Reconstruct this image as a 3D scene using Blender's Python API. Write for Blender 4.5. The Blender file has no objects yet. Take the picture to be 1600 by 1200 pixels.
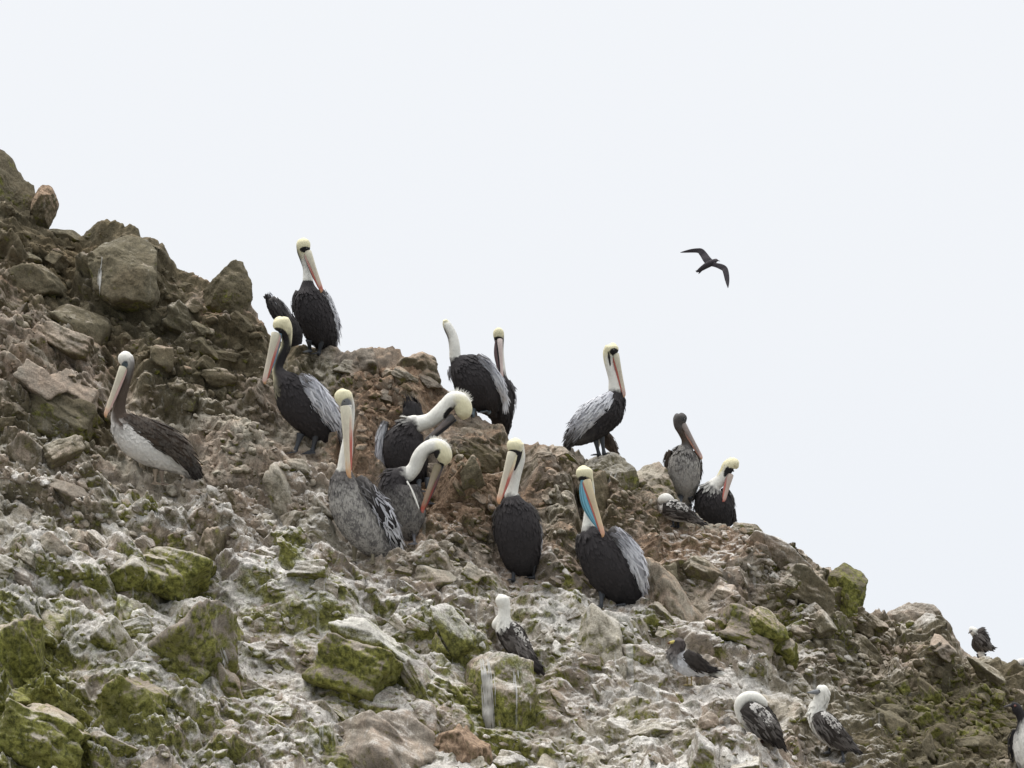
import bpy, bmesh, math, random
import numpy as np
from mathutils import Vector, Matrix

# ---------------------------------------------------------------- camera, sky, light
S = bpy.context.scene
PITCH = math.radians(15.0)
F = 6000.0                                   # focal length in photo pixels (1600 wide)
cam_d = bpy.data.cameras.new("camera"); cam = bpy.data.objects.new("camera", cam_d)
S.collection.objects.link(cam); S.camera = cam
cam.location = (0, 0, 0); cam.rotation_euler = (math.pi/2 + PITCH, 0, 0)
cam_d.sensor_fit = 'HORIZONTAL'; cam_d.angle = 2*math.atan(800/F)
cam_d.clip_start = 0.5; cam_d.clip_end = 6000

W = bpy.data.worlds.new("World"); S.world = W; W.use_nodes = True
nt = W.node_tree; nt.nodes.clear()
sky = nt.nodes.new("ShaderNodeTexSky"); sky.sky_type = 'NISHITA'; sky.sun_disc = False
SUN_EL, SUN_AZ = math.radians(62), math.radians(200)
sky.sun_elevation = SUN_EL; sky.sun_rotation = SUN_AZ
bg1 = nt.nodes.new("ShaderNodeBackground"); bg1.inputs[1].default_value = 0.010
nt.links.new(sky.outputs[0], bg1.inputs[0])
tc = nt.nodes.new("ShaderNodeTexCoord"); sep = nt.nodes.new("ShaderNodeSeparateXYZ")
nt.links.new(tc.outputs["Generated"], sep.inputs[0])
nz = nt.nodes.new("ShaderNodeTexNoise"); nz.inputs["Scale"].default_value = 2.2
nz.inputs["Detail"].default_value = 3; nt.links.new(tc.outputs["Generated"], nz.inputs[0])
ad = nt.nodes.new("ShaderNodeMath"); ad.operation = 'MULTIPLY_ADD'
nt.links.new(nz.outputs[0], ad.inputs[0]); ad.inputs[1].default_value = 0.16
nt.links.new(sep.outputs[2], ad.inputs[2])
rp = nt.nodes.new("ShaderNodeValToRGB"); nt.links.new(ad.outputs[0], rp.inputs[0])
e = rp.color_ramp.elements                   # overcast sky: paler and cooler low down, brighter overhead
e[0].position = 0.0; e[0].color = (.62, .66, .70, 1)
e[1].position = 1.0; e[1].color = (1, 1, 1, 1)
for p_, c_ in ((.22, (.735, .757, .792)), (.34, (.772, .786, .808)), (.55, (.80, .815, .835))):
    q = e.new(p_); q.color = c_ + (1,)
bg2 = nt.nodes.new("ShaderNodeBackground")
mr = nt.nodes.new("ShaderNodeMapRange"); mr.interpolation_type = 'SMOOTHSTEP'          # an overcast sky is brightest overhead
mr.inputs[1].default_value = .36; mr.inputs[2].default_value = 1.0; mr.inputs[3].default_value = 1.115; mr.inputs[4].default_value = 2.7
nt.links.new(sep.outputs[2], mr.inputs[0]); nt.links.new(mr.outputs[0], bg2.inputs[1])
nt.links.new(rp.outputs[0], bg2.inputs[0])
addn = nt.nodes.new("ShaderNodeAddShader"); nt.links.new(bg1.outputs[0], addn.inputs[0]); nt.links.new(bg2.outputs[0], addn.inputs[1])
wo = nt.nodes.new("ShaderNodeOutputWorld"); nt.links.new(addn.outputs[0], wo.inputs[0])

sl = bpy.data.lights.new("sun", 'SUN'); sl.energy = 1.5; sl.angle = math.radians(14); sl.color = (1, .97, .92)
sun = bpy.data.objects.new("sun", sl); S.collection.objects.link(sun)
# sun stands behind and to the left of the camera's view of the slope, high up, through thin cloud
sd = Vector((-0.35, 0.10, 1.0)).normalized()
sun.rotation_euler = sd.to_track_quat('Z', 'Y').to_euler()

S.view_settings.view_transform = 'Standard'; S.view_settings.look = 'None'
S.view_settings.exposure = 0.0; S.view_settings.gamma = 1.0; S.view_settings.use_curve_mapping = False
S.cycles.max_bounces = 5; S.cycles.diffuse_bounces = 3

C = S.collection
RT = np.array([1., 0, 0]); FW = np.array([0, math.cos(PITCH), math.sin(PITCH)]); UP = np.array([0, -math.sin(PITCH), math.cos(PITCH)])
def P(px, py, D):
    """point seen at photo pixel (px,py), D metres along the view axis"""
    px = np.asarray(px, float); py = np.asarray(py, float); D = np.asarray(D, float)
    return (RT*((px-800)/F)[..., None] + UP*((600-py)/F)[..., None] + FW)*D[..., None]
def to_px(p):
    d = p @ FW
    return 800 + F*(p @ RT)/d, 600 - F*(p @ UP)/d

# ---------------------------------------------------------------- noise (numpy)
def hsh(i, j, k=0, seed=0):
    i = np.asarray(i).astype(np.int64); j = np.asarray(j).astype(np.int64); k = np.asarray(k).astype(np.int64)
    h = (i*374761393 + j*668265263 + k*2147483647 + seed*1274126177) & 0xffffffff
    h = ((h ^ (h >> 13))*1274126177) & 0xffffffff
    h = ((h ^ (h >> 16))*2246822519) & 0xffffffff
    return ((h ^ (h >> 15)) & 0xffffff)/float(0xffffff)
def vn3(x, y, z, seed=0):
    xi, yi, zi = np.floor(x), np.floor(y), np.floor(z)
    fx, fy, fz = x-xi, y-yi, z-zi
    fx = fx*fx*(3-2*fx); fy = fy*fy*(3-2*fy); fz = fz*fz*(3-2*fz)
    r = 0
    for a in (0, 1):
        for b in (0, 1):
            for c in (0, 1):
                r = r + hsh(xi+a, yi+b, zi+c, seed)*(fx if a else 1-fx)*(fy if b else 1-fy)*(fz if c else 1-fz)
    return r*2-1
def fbm(x, y, z, oct=4, seed=0, rough=.5):
    r, a, t = 0, 1., 0
    for o in range(oct):
        r = r + a*vn3(x*2**o, y*2**o, z*2**o, seed+o*17); t += a; a *= rough
    return r/t
def stones(s, t, cell, seed, rot=-0.55, an=1.35, pres=.8, K=5, steep=1.6):
    """angular stones standing proud of a face: height in units of the cell, and an id per stone"""
    ca, sa = math.cos(rot), math.sin(rot)
    u = (ca*s + sa*t)/(cell*an); v = (-sa*s + ca*t)/cell*an**.5
    iu, iv = np.floor(u), np.floor(v)
    best = np.full(u.shape, 0.0); bid = np.full(u.shape, 0.5)
    for di in (-1, 0, 1):
        for dj in (-1, 0, 1):
            ci, cj = iu+di, iv+dj
            r = lambda k: hsh(ci, cj, k, seed)
            du = u-(ci+.2+.6*r(1)); dv = v-(cj+.2+.6*r(2))
            size = .35+.5*r(3)
            H = (.35+.65*r(4))*size*np.where(r(5) < pres, 1, -9)
            gx = (r(6)-.5)*.9; gy = (r(7)-.5)*.9+.12
            h = H + gx*du + gy*dv
            a0 = r(8)*6.283
            for k in range(K):
                th = a0 + 6.283*(k+.7*(r(10+k)-.5))/K
                dk = size*(.62+.5*r(20+k)); m = steep*(.5+1.4*r(30+k))
                h = np.minimum(h, m*(dk - np.cos(th)*du - np.sin(th)*dv))
            w = h > best
            best = np.where(w, h, best); bid = np.where(w, r(9), bid)
    return best, bid
def ss(a, b, x):
    x = np.clip((x-a)/(b-a), 0, 1); return x*x*(3-2*x)

# ---------------------------------------------------------------- the lie of the slope
RX = [-900, -400, 0, 60, 95, 150, 230, 262, 320, 385, 420, 465, 520, 545, 600, 650, 700, 745, 800, 850, 905, 960, 1000, 1045, 1085, 1110, 1160, 1200, 1240, 1290, 1345, 1400, 1450, 1500, 1545, 1600, 1800, 2500]
RY = [-120, 150, 305, 340, 362, 362, 382, 430, 454, 502, 514, 524, 549, 566, 580, 584, 594, 634, 678, 705, 715, 722, 735, 755, 785, 797, 812, 846, 882, 908, 966, 970, 974, 1030, 1053, 1072, 1190, 1600]
def ridge(px): return np.interp(px, RX, RY)
def depth(px, py):
    """distance of the face (photo pixels in, metres along the view axis out)"""
    r = ridge(px); v = np.clip((1210-py)/(1210-np.minimum(r, 1180)), -2, 1)
    Db = np.interp(px, [-900, 0, 800, 1300, 1600, 2500], [24.0, 25.4, 26.2, 26.6, 27.0, 29])
    Dr = np.interp(px, [-900, 0, 500, 800, 1100, 1600, 2500], [33.0, 31.2, 30.2, 29.8, 29.6, 29.6, 33])
    return Db + (Dr-Db)*v

def blob(px, py, lst):
    r = 0
    for (x, y, rx, ry, s) in lst:
        q = ((px-x)/rx)**2 + ((py-y)/ry)**2
        r = np.maximum(r, s*np.exp(-q**1.5*.7))
    return r
MOSS = [(30, 1050, 100, 120, 1), (70, 1150, 110, 80, 1), (210, 1115, 75, 85, .9), (300, 1035, 85, 75, .75), (265, 905, 85, 55, .75), (455, 880, 26, 45, .9), (410, 930, 50, 50, .7),
        (565, 1050, 95, 55, .85), (715, 1010, 55, 65, .8), (790, 1080, 90, 90, .9), (400, 1090, 110, 80, .55), (500, 960, 60, 60, .6), (1175, 985, 70, 40, .65), (1325, 905, 40, 40, .6),
        (330, 1185, 60, 40, .6), (960, 710, 60, 30, .35), (1030, 750, 40, 40, .35), (880, 915, 60, 30, .5), (1000, 960, 40, 25, .6), (640, 1120, 100, 60, .4), (1480, 1120, 130, 70, .4),
        (1110, 1190, 120, 40, .3), (1090, 795, 30, 30, .4), (220, 800, 60, 30, .35), (520, 600, 30, 30, .2), (990, 1080, 60, 40, .3), (100, 660, 60, 40, .25)]
GUANO = [(300, 820, 330, 70, .9), (60, 760, 120, 90, .8), (700, 960, 190, 75, .8), (470, 740, 70, 50, .8), (930, 1000, 160, 90, .85), (1100, 1120, 220, 90, .8), (820, 1100, 30, 100, .8),
         (560, 900, 120, 60, .7), (960, 740, 50, 40, .7), (1400, 1000, 110, 50, .5), (150, 610, 160, 60, .6), (500, 1160, 160, 60, .8), (150, 1000, 90, 90, .6), (1330, 1150, 90, 50, .7), (1130, 830, 70, 30, .45),
         (420, 1050, 90, 60, .4), (650, 1180, 100, 40, .6), (1180, 800, 60, 30, .4), (60, 550, 80, 30, .4)]
SOIL = [(730, 780, 120, 60, 1), (620, 620, 110, 70, .85), (820, 700, 120, 50, .6), (1090, 860, 130, 50, .9), (1000, 800, 80, 40, .6), (150, 400, 140, 50, .7), (60, 440, 90, 50, .7), (300, 440, 80, 40, .6),
        (450, 520, 100, 50, .6), (150, 960, 110, 60, .5), (1180, 950, 110, 60, .6), (1060, 960, 60, 60, .6), (560, 700, 60, 60, .7), (350, 500, 160, 60, .5), (1300, 1000, 130, 60, .45), (860, 870, 120, 60, .5), (1240, 900, 80, 40, .4), (140, 560, 200, 50, .45)]
OLIVE = [(180, 440, 190, 100, 1.15), (330, 560, 190, 70, .9), (30, 330, 90, 110, 1.15), (1480, 1140, 180, 95, 1.5), (1380, 1010, 160, 70, .6), (1250, 950, 120, 60, .5), (90, 670, 100, 45, .9), (800, 1110, 90, 70, .6),
         (900, 820, 140, 80, .45), (760, 730, 80, 40, .5), (970, 740, 90, 50, .6), (450, 620, 90, 60, .4), (700, 850, 120, 50, .35), (1060, 920, 60, 50, .5), (40, 1100, 100, 100, .4)]
def zones(px, py):
    m = blob(px, py, MOSS); m = np.maximum(m, .44*ss(800, 960, py)*(1-.65*ss(750, 1200, px)))
    g = np.maximum(blob(px, py, GUANO), .92*ss(660, 900, py)*(1-.75*blob(px, py, OLIVE)))
    s = np.maximum(blob(px, py, SOIL), .12)*(1-.45*ss(850, 1000, py)); o = blob(px, py, OLIVE)
    return np.clip(m, 0, 1), np.clip(g, 0, 1), np.clip(s, 0, 1), np.clip(o, 0, 1.5)

# ---------------------------------------------------------------- materials
def mat(name):
    m = bpy.data.materials.new(name); m.use_nodes = True; m.node_tree.nodes.clear(); return m
class NT:
    def __init__(s, m): s.t = m.node_tree
    def n(s, typ, **kw):
        o = s.t.nodes.new(typ)
        for k, v in kw.items(): setattr(o, k, v)
        return o
    def put(s, sock, v):
        if isinstance(v, bpy.types.NodeSocket): s.t.links.new(v, sock)
        elif v is not None:
            if sock.type == 'RGBA' and not hasattr(v, '__len__'): v = (v, v, v, 1)
            if sock.type == 'RGBA' and len(v) == 3: v = tuple(v)+(1,)
            sock.default_value = v
    def m(s, op, a, b=None, c=None, clamp=False):
        o = s.n('ShaderNodeMath', operation=op); o.use_clamp = clamp
        s.put(o.inputs[0], a); s.put(o.inputs[1], b)
        if c is not None: s.put(o.inputs[2], c)
        return o.outputs[0]
    def mix(s, f, a, b, typ='MIX'):
        o = s.n('ShaderNodeMix', data_type='RGBA', blend_type=typ); o.clamp_factor = True
        s.put(o.inputs[0], f); s.put(o.inputs[6], a); s.put(o.inputs[7], b); return o.outputs[2]
    def noise(s, vec, scale, detail=4, rough=.55, dist=0):
        o = s.n('ShaderNodeTexNoise'); s.put(o.inputs['Vector'], vec); s.put(o.inputs['Scale'], scale)
        s.put(o.inputs['Detail'], detail); s.put(o.inputs['Roughness'], rough); s.put(o.inputs['Distortion'], dist)
        return o.outputs[0]
    def ss(s, x, a, b):
        o = s.n('ShaderNodeMapRange', interpolation_type='SMOOTHSTEP'); s.put(o.inputs[0], x)
        s.put(o.inputs[1], a); s.put(o.inputs[2], b); return o.outputs[0]
    def attr(s, name, typ='GEOMETRY', out='Fac'):
        o = s.n('ShaderNodeAttribute', attribute_type=typ); o.attribute_name = name; return o.outputs[out]
    def vmul(s, v, k):
        o = s.n('ShaderNodeVectorMath', operation='MULTIPLY'); s.put(o.inputs[0], v); s.put(o.inputs[1], k); return o.outputs[0]
    def out(s, col, rough, normal=None, spec=.3, **kw):
        b = s.n('ShaderNodeBsdfPrincipled'); s.put(b.inputs['Base Color'], col); s.put(b.inputs['Roughness'], rough)
        s.put(b.inputs['Specular IOR Level'], spec)
        for k, v in kw.items(): s.put(b.inputs[k], v)
        if normal is not None: s.put(b.inputs['Normal'], normal)
        o = s.n('ShaderNodeOutputMaterial'); s.put(o.inputs[0], b.outputs[0])
    def bump(s, h, dist, st=1., nrm=None):
        b = s.n('ShaderNodeBump'); s.put(b.inputs['Height'], h); s.put(b.inputs['Distance'], dist); s.put(b.inputs['Strength'], st)
        if nrm is not None: s.put(b.inputs['Normal'], nrm)
        return b.outputs[0]

def rock_material(name, src):
    M = mat(name); N = NT(M)
    geo = N.n('ShaderNodeNewGeometry'); pos = geo.outputs['Position']
    sp = N.n('ShaderNodeSeparateXYZ'); N.put(sp.inputs[0], geo.outputs['Normal']); up = sp.outputs[2]
    moss, guano, soil, olive, tone = (N.attr(a, src) for a in ('moss', 'guano', 'soil', 'olive', 'tone'))
    n1 = N.noise(pos, 1.7, 5, .6); n2 = N.noise(pos, 5.5, 7, .62, .4); n3 = N.noise(pos, 26, 6, .65); n4 = N.noise(pos, 95, 3, .7)
    n5 = N.noise(N.vmul(pos, (1.3, 1.3, 1.0)), 9.0, 8, .68, .8); n6 = N.noise(pos, 3.1, 6, .6, .5)
    # the stone itself: grey to pinkish beige
    c = N.mix(N.ss(N.m('ADD', n2, N.m('MULTIPLY', tone, .35)), .45, .85), (.245, .21, .17), (.45, .35, .27))
    c = N.mix(N.ss(N.m('ADD', n1, N.m('MULTIPLY', tone, .3)), .52, .80), c, (.44, .40, .325))
    # rusty soil and stain
    k = N.ss(N.m('ADD', N.m('MULTIPLY', soil, .55), N.m('ADD', N.m('MULTIPLY', n6, .62), N.m('MULTIPLY', up, .14))), .52, .80)
    c = N.mix(N.m('MULTIPLY', k, .88), c, N.mix(N.ss(n3, .35, .65), (.185, .115, .070), (.36, .245, .16)))
    # dark olive lichen crust
    k = N.ss(N.m('ADD', N.m('MULTIPLY', olive, .42), N.m('SUBTRACT', N.m('ADD', N.m('MULTIPLY', n5, .8), N.m('MULTIPLY', tone, .14)), N.m('MULTIPLY', up, .20))), .50, .74)
    c = N.mix(N.m('MULTIPLY', k, .85), c, N.mix(n3, (.046, .040, .020), (.145, .118, .062)))
    # green algae
    k = N.ss(N.m('ADD', N.m('MULTIPLY', moss, .44), N.m('SUBTRACT', N.m('ADD', N.m('MULTIPLY', n5, .75), N.m('MULTIPLY', n2, .40)), N.m('MULTIPLY', up, .15))), .70, .86)
    c = N.mix(N.m('MULTIPLY', k, .9), c, N.mix(N.ss(n3, .3, .7), (.058, .064, .012), (.270, .270, .060)))
    # guano: on ledges and tops, and washed down in streaks
    k = N.ss(N.m('ADD', N.m('MULTIPLY', guano, .38), N.m('ADD', N.m('MULTIPLY', n6, .42), N.m('ADD', N.m('MULTIPLY', n5, .20), N.m('ADD', N.m('MULTIPLY', up, .17), N.m('MULTIPLY', n4, .20))))), .70, .90)
    c = N.mix(N.m('MULTIPLY', k, .80), c, N.mix(N.ss(n3, .3, .7), (.41, .385, .355), (.77, .75, .71)))
    st = N.noise(N.vmul(pos, (16, 6, .9)), 1.0, 4, .6, .3)
    k2 = N.m('MULTIPLY', N.ss(N.m('ADD', st, N.m('MULTIPLY', n1, .35)), .80, .90), N.m('MULTIPLY', guano, .75))
    c = N.mix(k2, c, (.60, .585, .55))
    # dark grit and lichen specks, also crevice shade painted into the colour
    k = N.ss(N.m('ADD', N.m('MULTIPLY', n3, .7), N.m('MULTIPLY', n6, .45)), .60, .74)
    c = N.mix(N.m('MULTIPLY', k, .62), c, (.075, .066, .045))
    # grain
    g = N.m('ADD', N.m('MULTIPLY', N.ss(n4, .25, .75), .55), .72)
    g = N.m('MULTIPLY', g, N.m('ADD', N.m('MULTIPLY', N.ss(n3, .3, .7), .42), .76))
    c = N.mix(1.0, c, N.n('ShaderNodeCombineColor').outputs[0], 'MULTIPLY')
    cc = [x for x in N.t.nodes if x.bl_idname == 'ShaderNodeCombineColor'][0]
    for i_ in range(3): N.put(cc.inputs[i_], g)
    h = N.m('ADD', N.m('MULTIPLY', n3, 1.0), N.m('ADD', N.m('MULTIPLY', n4, .35), N.m('MULTIPLY', n5, 1.1)))
    N.out(c, .93, N.bump(h, .018, .8), .25)
    return M
ROCK_V = rock_material('weathered_rock_ground', 'GEOMETRY')
ROCK_O = rock_material('weathered_rock', 'OBJECT')

def mesh_np(name, v, quads=None, tris=None, smooth=True):
    me = bpy.data.meshes.new(name); v = np.asarray(v, np.float32)
    idx = []; st = []; tot = 0
    if quads is not None and len(quads): idx.append(quads.ravel()); st.append(np.arange(len(quads))*4); tot = len(quads)*4
    if tris is not None and len(tris): idx.append(tris.ravel()); st.append(tot+np.arange(len(tris))*3)
    idx = np.concatenate(idx).astype(np.int32); st = np.concatenate(st).astype(np.int32)
    me.vertices.add(len(v)); me.vertices.foreach_set('co', v.ravel())
    me.loops.add(len(idx)); me.loops.foreach_set('vertex_index', idx)
    me.polygons.add(len(st)); me.polygons.foreach_set('loop_start', st)
    me.update(calc_edges=True)
    if smooth: me.polygons.foreach_set('use_smooth', np.ones(len(st), bool))
    return me
def vattr(me, **kw):
    for k, a in kw.items():
        at = me.attributes.new(k, 'FLOAT', 'POINT'); at.data.foreach_set('value', np.asarray(a, np.float32).ravel())

# ---------------------------------------------------------------- the slope
def flat_spots(px, py):                      # calmer ground under the birds' feet
    return blob(px, py, [(475, 712, 40, 16, 1), (242, 755, 30, 14, 1), (566, 878, 40, 16, 1), (646, 850, 30, 12, 1), (660, 768, 26, 10, 1), (818, 905, 36, 14, 1),
                         (956, 948, 34, 14, 1), (1054, 825, 24, 10, 1), (1190, 1160, 24, 12, 1), (1312, 1185, 40, 16, 1), (1074, 1072, 24, 12, 1), (805, 1030, 40, 14, .8)])
BODIES = [(490, 492, 34, 50), (480, 640, 56, 70), (436, 545, 20, 50), (235, 695, 78, 52), (190, 600, 22, 50), (575, 815, 52, 72), (540, 700, 14, 90), (632, 795, 42, 62), (635, 715, 44, 58), (700, 650, 44, 40), (668, 740, 30, 60), (812, 840, 38, 68), (803, 735, 24, 60),
          (960, 890, 48, 62), (922, 785, 22, 60), (1066, 797, 34, 22), (805, 1000, 34, 40), (783, 945, 14, 28), (1190, 1128, 40, 44), (1310, 1140, 46, 50), (838, 1040, 26, 24), (1282, 1085, 20, 26), (1080, 1040, 44, 26), (1059, 1010, 14, 18)]
def body_zone(px, py, grow=0.):
    r = 0
    for (x, y, rx, ry) in BODIES: r = np.maximum(r, 1-ss(.55, 1.6, np.sqrt(((px-x)/(rx+grow))**2+((py-y)/(ry+grow))**2)))
    return r
def build_slope():
    cols = np.concatenate([np.arange(-900, -40, 12), np.arange(-40, 1640, 1.75), np.arange(1640, 2400, 12)])
    nb, nm, nk = 50, 530, 46
    pxl, pyl, Dl, tl = [], [], [], []
    R = ridge(cols)
    rows = []
    for k in range(nb):                      # below the frame, down to the sea
        f = 1-k/nb
        py = 1210 + f**1.3*1500; rows.append((np.full_like(cols, 1)*py*1.0, None, f))
    V = np.linspace(0, 1, nm)
    PX = []; PTS = []; T = []; PXs = []; PYs = []; AMP = []
    for (py, _, f) in rows:
        D = depth(cols, np.full_like(cols, 1210.)) - f**1.2*9.0
        PTS.append(P(cols, py, D)); PXs.append(cols); PYs.append(py); AMP.append(1+0*cols)
    base = np.minimum(R, 1195)
    for v in V:
        py = np.where(R < 1195, 1210 + (R-1210)*v, 1210+(R-1210)*v)
        PTS.append(P(cols, py, depth(cols, py))); PXs.append(cols); PYs.append(py); AMP.append((1-.45*ss(.90, 1., v))+0*cols)
    Dr = depth(cols, R)
    plate = ss(1380, 1480, cols)*(1-ss(1650, 1900, cols))
    for k in range(1, nk+1):                 # over the ridge and down the far side
        f = k/nk
        back = .02*k + f**2*22
        drop = back*(.35+.5*f) - plate*np.clip(back, 0, 7)*(.35+.5*f)*.93
        p = P(cols, R, Dr)
        p = p + np.stack([0*cols, back+0*cols, plate*np.clip(back, 0, 7)*np.sin(math.radians(11.0))-drop], -1)
        PTS.append(p); PXs.append(cols); PYs.append(R - 0*cols); AMP.append(np.full_like(cols, .55+.3*f))
    Pt = np.array(PTS); PXa = np.array(PXs); PYa = np.array(PYs)
    nr, nc = Pt.shape[:2]
    # arc coordinate
    s = Pt[..., 0]; t = Pt[..., 2]*1.25 + np.maximum(Pt[..., 1]-P(cols, R, Dr)[..., 1], 0)
    # outward direction: the face's normal, leaned towards the open side
    gx = np.gradient(Pt, axis=1); gy = np.gradient(Pt, axis=0)
    n = np.cross(gx, gy); n /= np.linalg.norm(n, axis=-1, keepdims=True)+1e-9
    def blur(a, k, ax):
        c = np.cumsum(np.concatenate([np.repeat(np.take(a, [0], ax), k, ax), a, np.repeat(np.take(a, [-1], ax), k+1, ax)], ax), ax)
        L = a.shape[ax]; return (np.take(c, range(2*k, 2*k+L), ax)-np.take(c, range(0, L), ax))/(2*k)
    for _ in range(2): n = blur(blur(n, 24, 1), 14, 0)
    n[..., 1] -= .25; n /= np.linalg.norm(n, axis=-1, keepdims=True)
    if n[nr//2, nc//2, 1] > 0: n = -n
    X, Y, Z = Pt[..., 0], Pt[..., 1], Pt[..., 2]
    w1 = fbm(X*2, Y*2, Z*2, 2, 5)*.09; w2 = fbm(X*2, Y*2, Z*2, 2, 9)*.09
    w3 = fbm(X*9, Y*9, Z*9, 3, 25)*.012; w4 = fbm(X*9, Y*9, Z*9, 3, 29)*.012
    s1, t1 = s+w1+w3, t+w2+w4
    h1, i1 = stones(s1, t1, .85, 1, pres=.75)
    h2, i2 = stones(s1+.3*w1, t1, .36, 2, pres=.8, an=1.8)
    h3, i3 = stones(s1, t1+.2*w2, .17, 3, pres=.85, steep=2.4, an=1.7)
    lq = (.52*s1+.85*t1)/.23 + fbm(X*1.6, Y*1.6, Z*1.6, 3, 91)*1.6; lh = hsh(np.floor(lq), 0*lq, 3, 5)
    led = (1-(lq-np.floor(lq)))*(.35+.9*lh)*ss(-.2, .25, fbm(X*2.3, Y*2.3, Z*2.3, 3, 92))
    lq2 = (.47*s1+.88*t1)/.075 + fbm(X*3, Y*3, Z*3, 3, 94)*1.5
    led2 = (1-(lq2-np.floor(lq2)))*ss(-.1, .3, fbm(X*3.3, Y*3.3, Z*3.3, 3, 95))
    h4, i4 = stones(s1+w3, t1, .075, 4, pres=.85, steep=2.4, K=4)
    h5, i5 = stones(s1+w3, t1-w4, .038, 6, pres=.7, steep=1.6, K=4)
    smooth_ = ss(-.15, .35, fbm(X*.9, Y*.9, Z*.9, 3, 77))          # where fines cover the stones
    calm = ss(800, 930, PYa)*ss(-.35, .05, fbm(X*1.1, Y*1.1, Z*1.1, 3, 97))*(1-.5*ss(1150, 1350, PXa))
    d = .16*fbm(X*.8, Y*.8, Z*.8, 3, 33) + .36*h1 + .30*h2*(1-.3*smooth_)*(1+.35*calm) + .17*h3*1.25*(1-.4*smooth_)*(1-.45*calm) + .075*h4*1.35*(1-.3*smooth_)*(1-.72*calm) + .038*h5*.9*(1-.6*calm)
    d += .085*led + .028*led2*(1-.8*calm)
    d += .016*fbm(X*8, Y*8, Z*8, 4, 50, .6) + .008*fbm(X*40, Y*40, Z*40, 2, 60)
    fl = flat_spots(PXa, PYa); d = d*(1-.75*fl)
    bz = body_zone(PXa, PYa); d = d*(1-bz) + (np.minimum(d*.35, -.02)+.085*h4+.035*h5+.10*h3*(1-fl)+.02*led2)*bz
    d -= .15
    amp = np.array(AMP)
    Q = Pt + n*(d*amp)[..., None]
    m, g, so, o = zones(PXa, PYa)
    tone = np.clip(.30*i1+.3*i2+.25*i3+.15*i4, 0, 1)
    tone = (tone-.5)*1.7+.5
    dm = (i2-.5)*.30
    idx = np.arange(nr*nc).reshape(nr, nc)
    q = np.stack([idx[:-1, :-1], idx[:-1, 1:], idx[1:, 1:], idx[1:, :-1]], -1).reshape(-1, 4)
    me = mesh_np('rocky_slope', Q.reshape(-1, 3), q)
    vattr(me, moss=m+dm*(m > .05), guano=g+(i3-.5)*.4, soil=so+(i2-.5)*.3+smooth_*.12, olive=o+(i1-.5)*.35+(i2-.5)*.2, tone=tone)
    me.materials.append(ROCK_V)
    ob = bpy.data.objects.new('rocky_slope', me); C.objects.link(ob)
    ob['kind'] = 'structure'; ob['label'] = 'steep stony island slope with rusty soil, guano and green algae'
    return ob
slope = build_slope()

# the sea round the island
Ms = mat('sea_water'); N = NT(Ms)
geo = N.n('ShaderNodeNewGeometry')
N.out((.02, .045, .05), .12, N.bump(N.noise(geo.outputs['Position'], 1.2, 6, .6), .3, .6), .5)
bm = bmesh.new(); bmesh.ops.create_grid(bm, x_segments=8, y_segments=8, size=4000)
me = bpy.data.meshes.new('sea'); bm.to_mesh(me); bm.free(); me.materials.append(Ms)
sea = bpy.data.objects.new('sea', me); C.objects.link(sea); sea.location = (0, 0, -2.2); sea['kind'] = 'structure'

# ---------------------------------------------------------------- loose and embedded rocks
def ico(sub):
    bm = bmesh.new(); bmesh.ops.create_icosphere(bm, subdivisions=sub, radius=1)
    v = np.array([q.co[:] for q in bm.verts]); f = np.array([[a.index for a in q.verts] for q in bm.faces]); bm.free(); return v, f
ICO = {k: ico(k) for k in (2, 3, 5, 6)}
def rock_shape(seed, sub, planes=11, sharp=44., rough=.04, chips=.04, square=0., big=0.):
    v, f = ICO[sub]; r = np.random.default_rng(seed)
    nn = r.normal(size=(planes, 3)); nn /= np.linalg.norm(nn, axis=1, keepdims=True)
    if square:                               # blocky: six faces near the axes
        ax = np.vstack([np.eye(3), -np.eye(3)]) + r.normal(size=(6, 3))*.16*square
        nn[:6] = ax/np.linalg.norm(ax, axis=1, keepdims=True)
    dd = .58+.40*r.random(planes)
    if square: dd[:6] = .62+.15*r.random(6); dd[6:] = .85+.2*r.random(planes-6)
    c = v @ nn.T
    inv = np.where(c > .02, c/dd, .02/dd)    # 1/radius, soft max over planes
    bx = np.vstack([np.eye(3), -np.eye(3)]) + r.normal(size=(6, 3))*.3; bx /= np.linalg.norm(bx, axis=1, keepdims=True)
    inv = np.hstack([inv, np.maximum(v @ bx.T, .02)/1.05])
    rad = 1/(np.log(np.exp(inv*sharp).sum(1))/sharp)
    p = v*rad[:, None]
    k = seed*3.7
    p = p*(1+rough*fbm(p[:, 0]*1.7+k, p[:, 1]*1.7, p[:, 2]*1.7, 5, seed, .6)[:, None]*2)
    h, _ = stones(p[:, 0]+p[:, 1]*.5+k, p[:, 2]+p[:, 1]*.4, .45, seed, pres=.7)
    p += v*(chips*h)[:, None]
    if big:
        h, _ = stones(p[:, 0]*.8+p[:, 1]*.6+k, p[:, 2]+p[:, 1]*.35, .95, seed+5, pres=.75, steep=1.3)
        h2, _ = stones(p[:, 0]+p[:, 1]*.5-k, p[:, 2]-p[:, 1]*.5, .22, seed+9, pres=.6)
        p += v*(big*h*.5 + .035*h2)[:, None]
    st = .02*np.abs(vn3(p[:, 0]*1.2+k, p[:, 1]*1.2, p[:, 2]*9, seed))       # bedding
    return p - v*st[:, None], f
PROTO = []
for k in range(22):
    p, f = rock_shape(100+k, 5 if k < 10 else 3 if k > 30 else 5, planes=9+k % 5, square=(k % 3 == 0)*1., chips=.14, rough=.04, big=.4)
    me = mesh_np('rock', p, tris=f); me.materials.append(ROCK_O); PROTO.append(me)
bpy.context.view_layer.update()
deps = bpy.context.evaluated_depsgraph_get()
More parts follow.
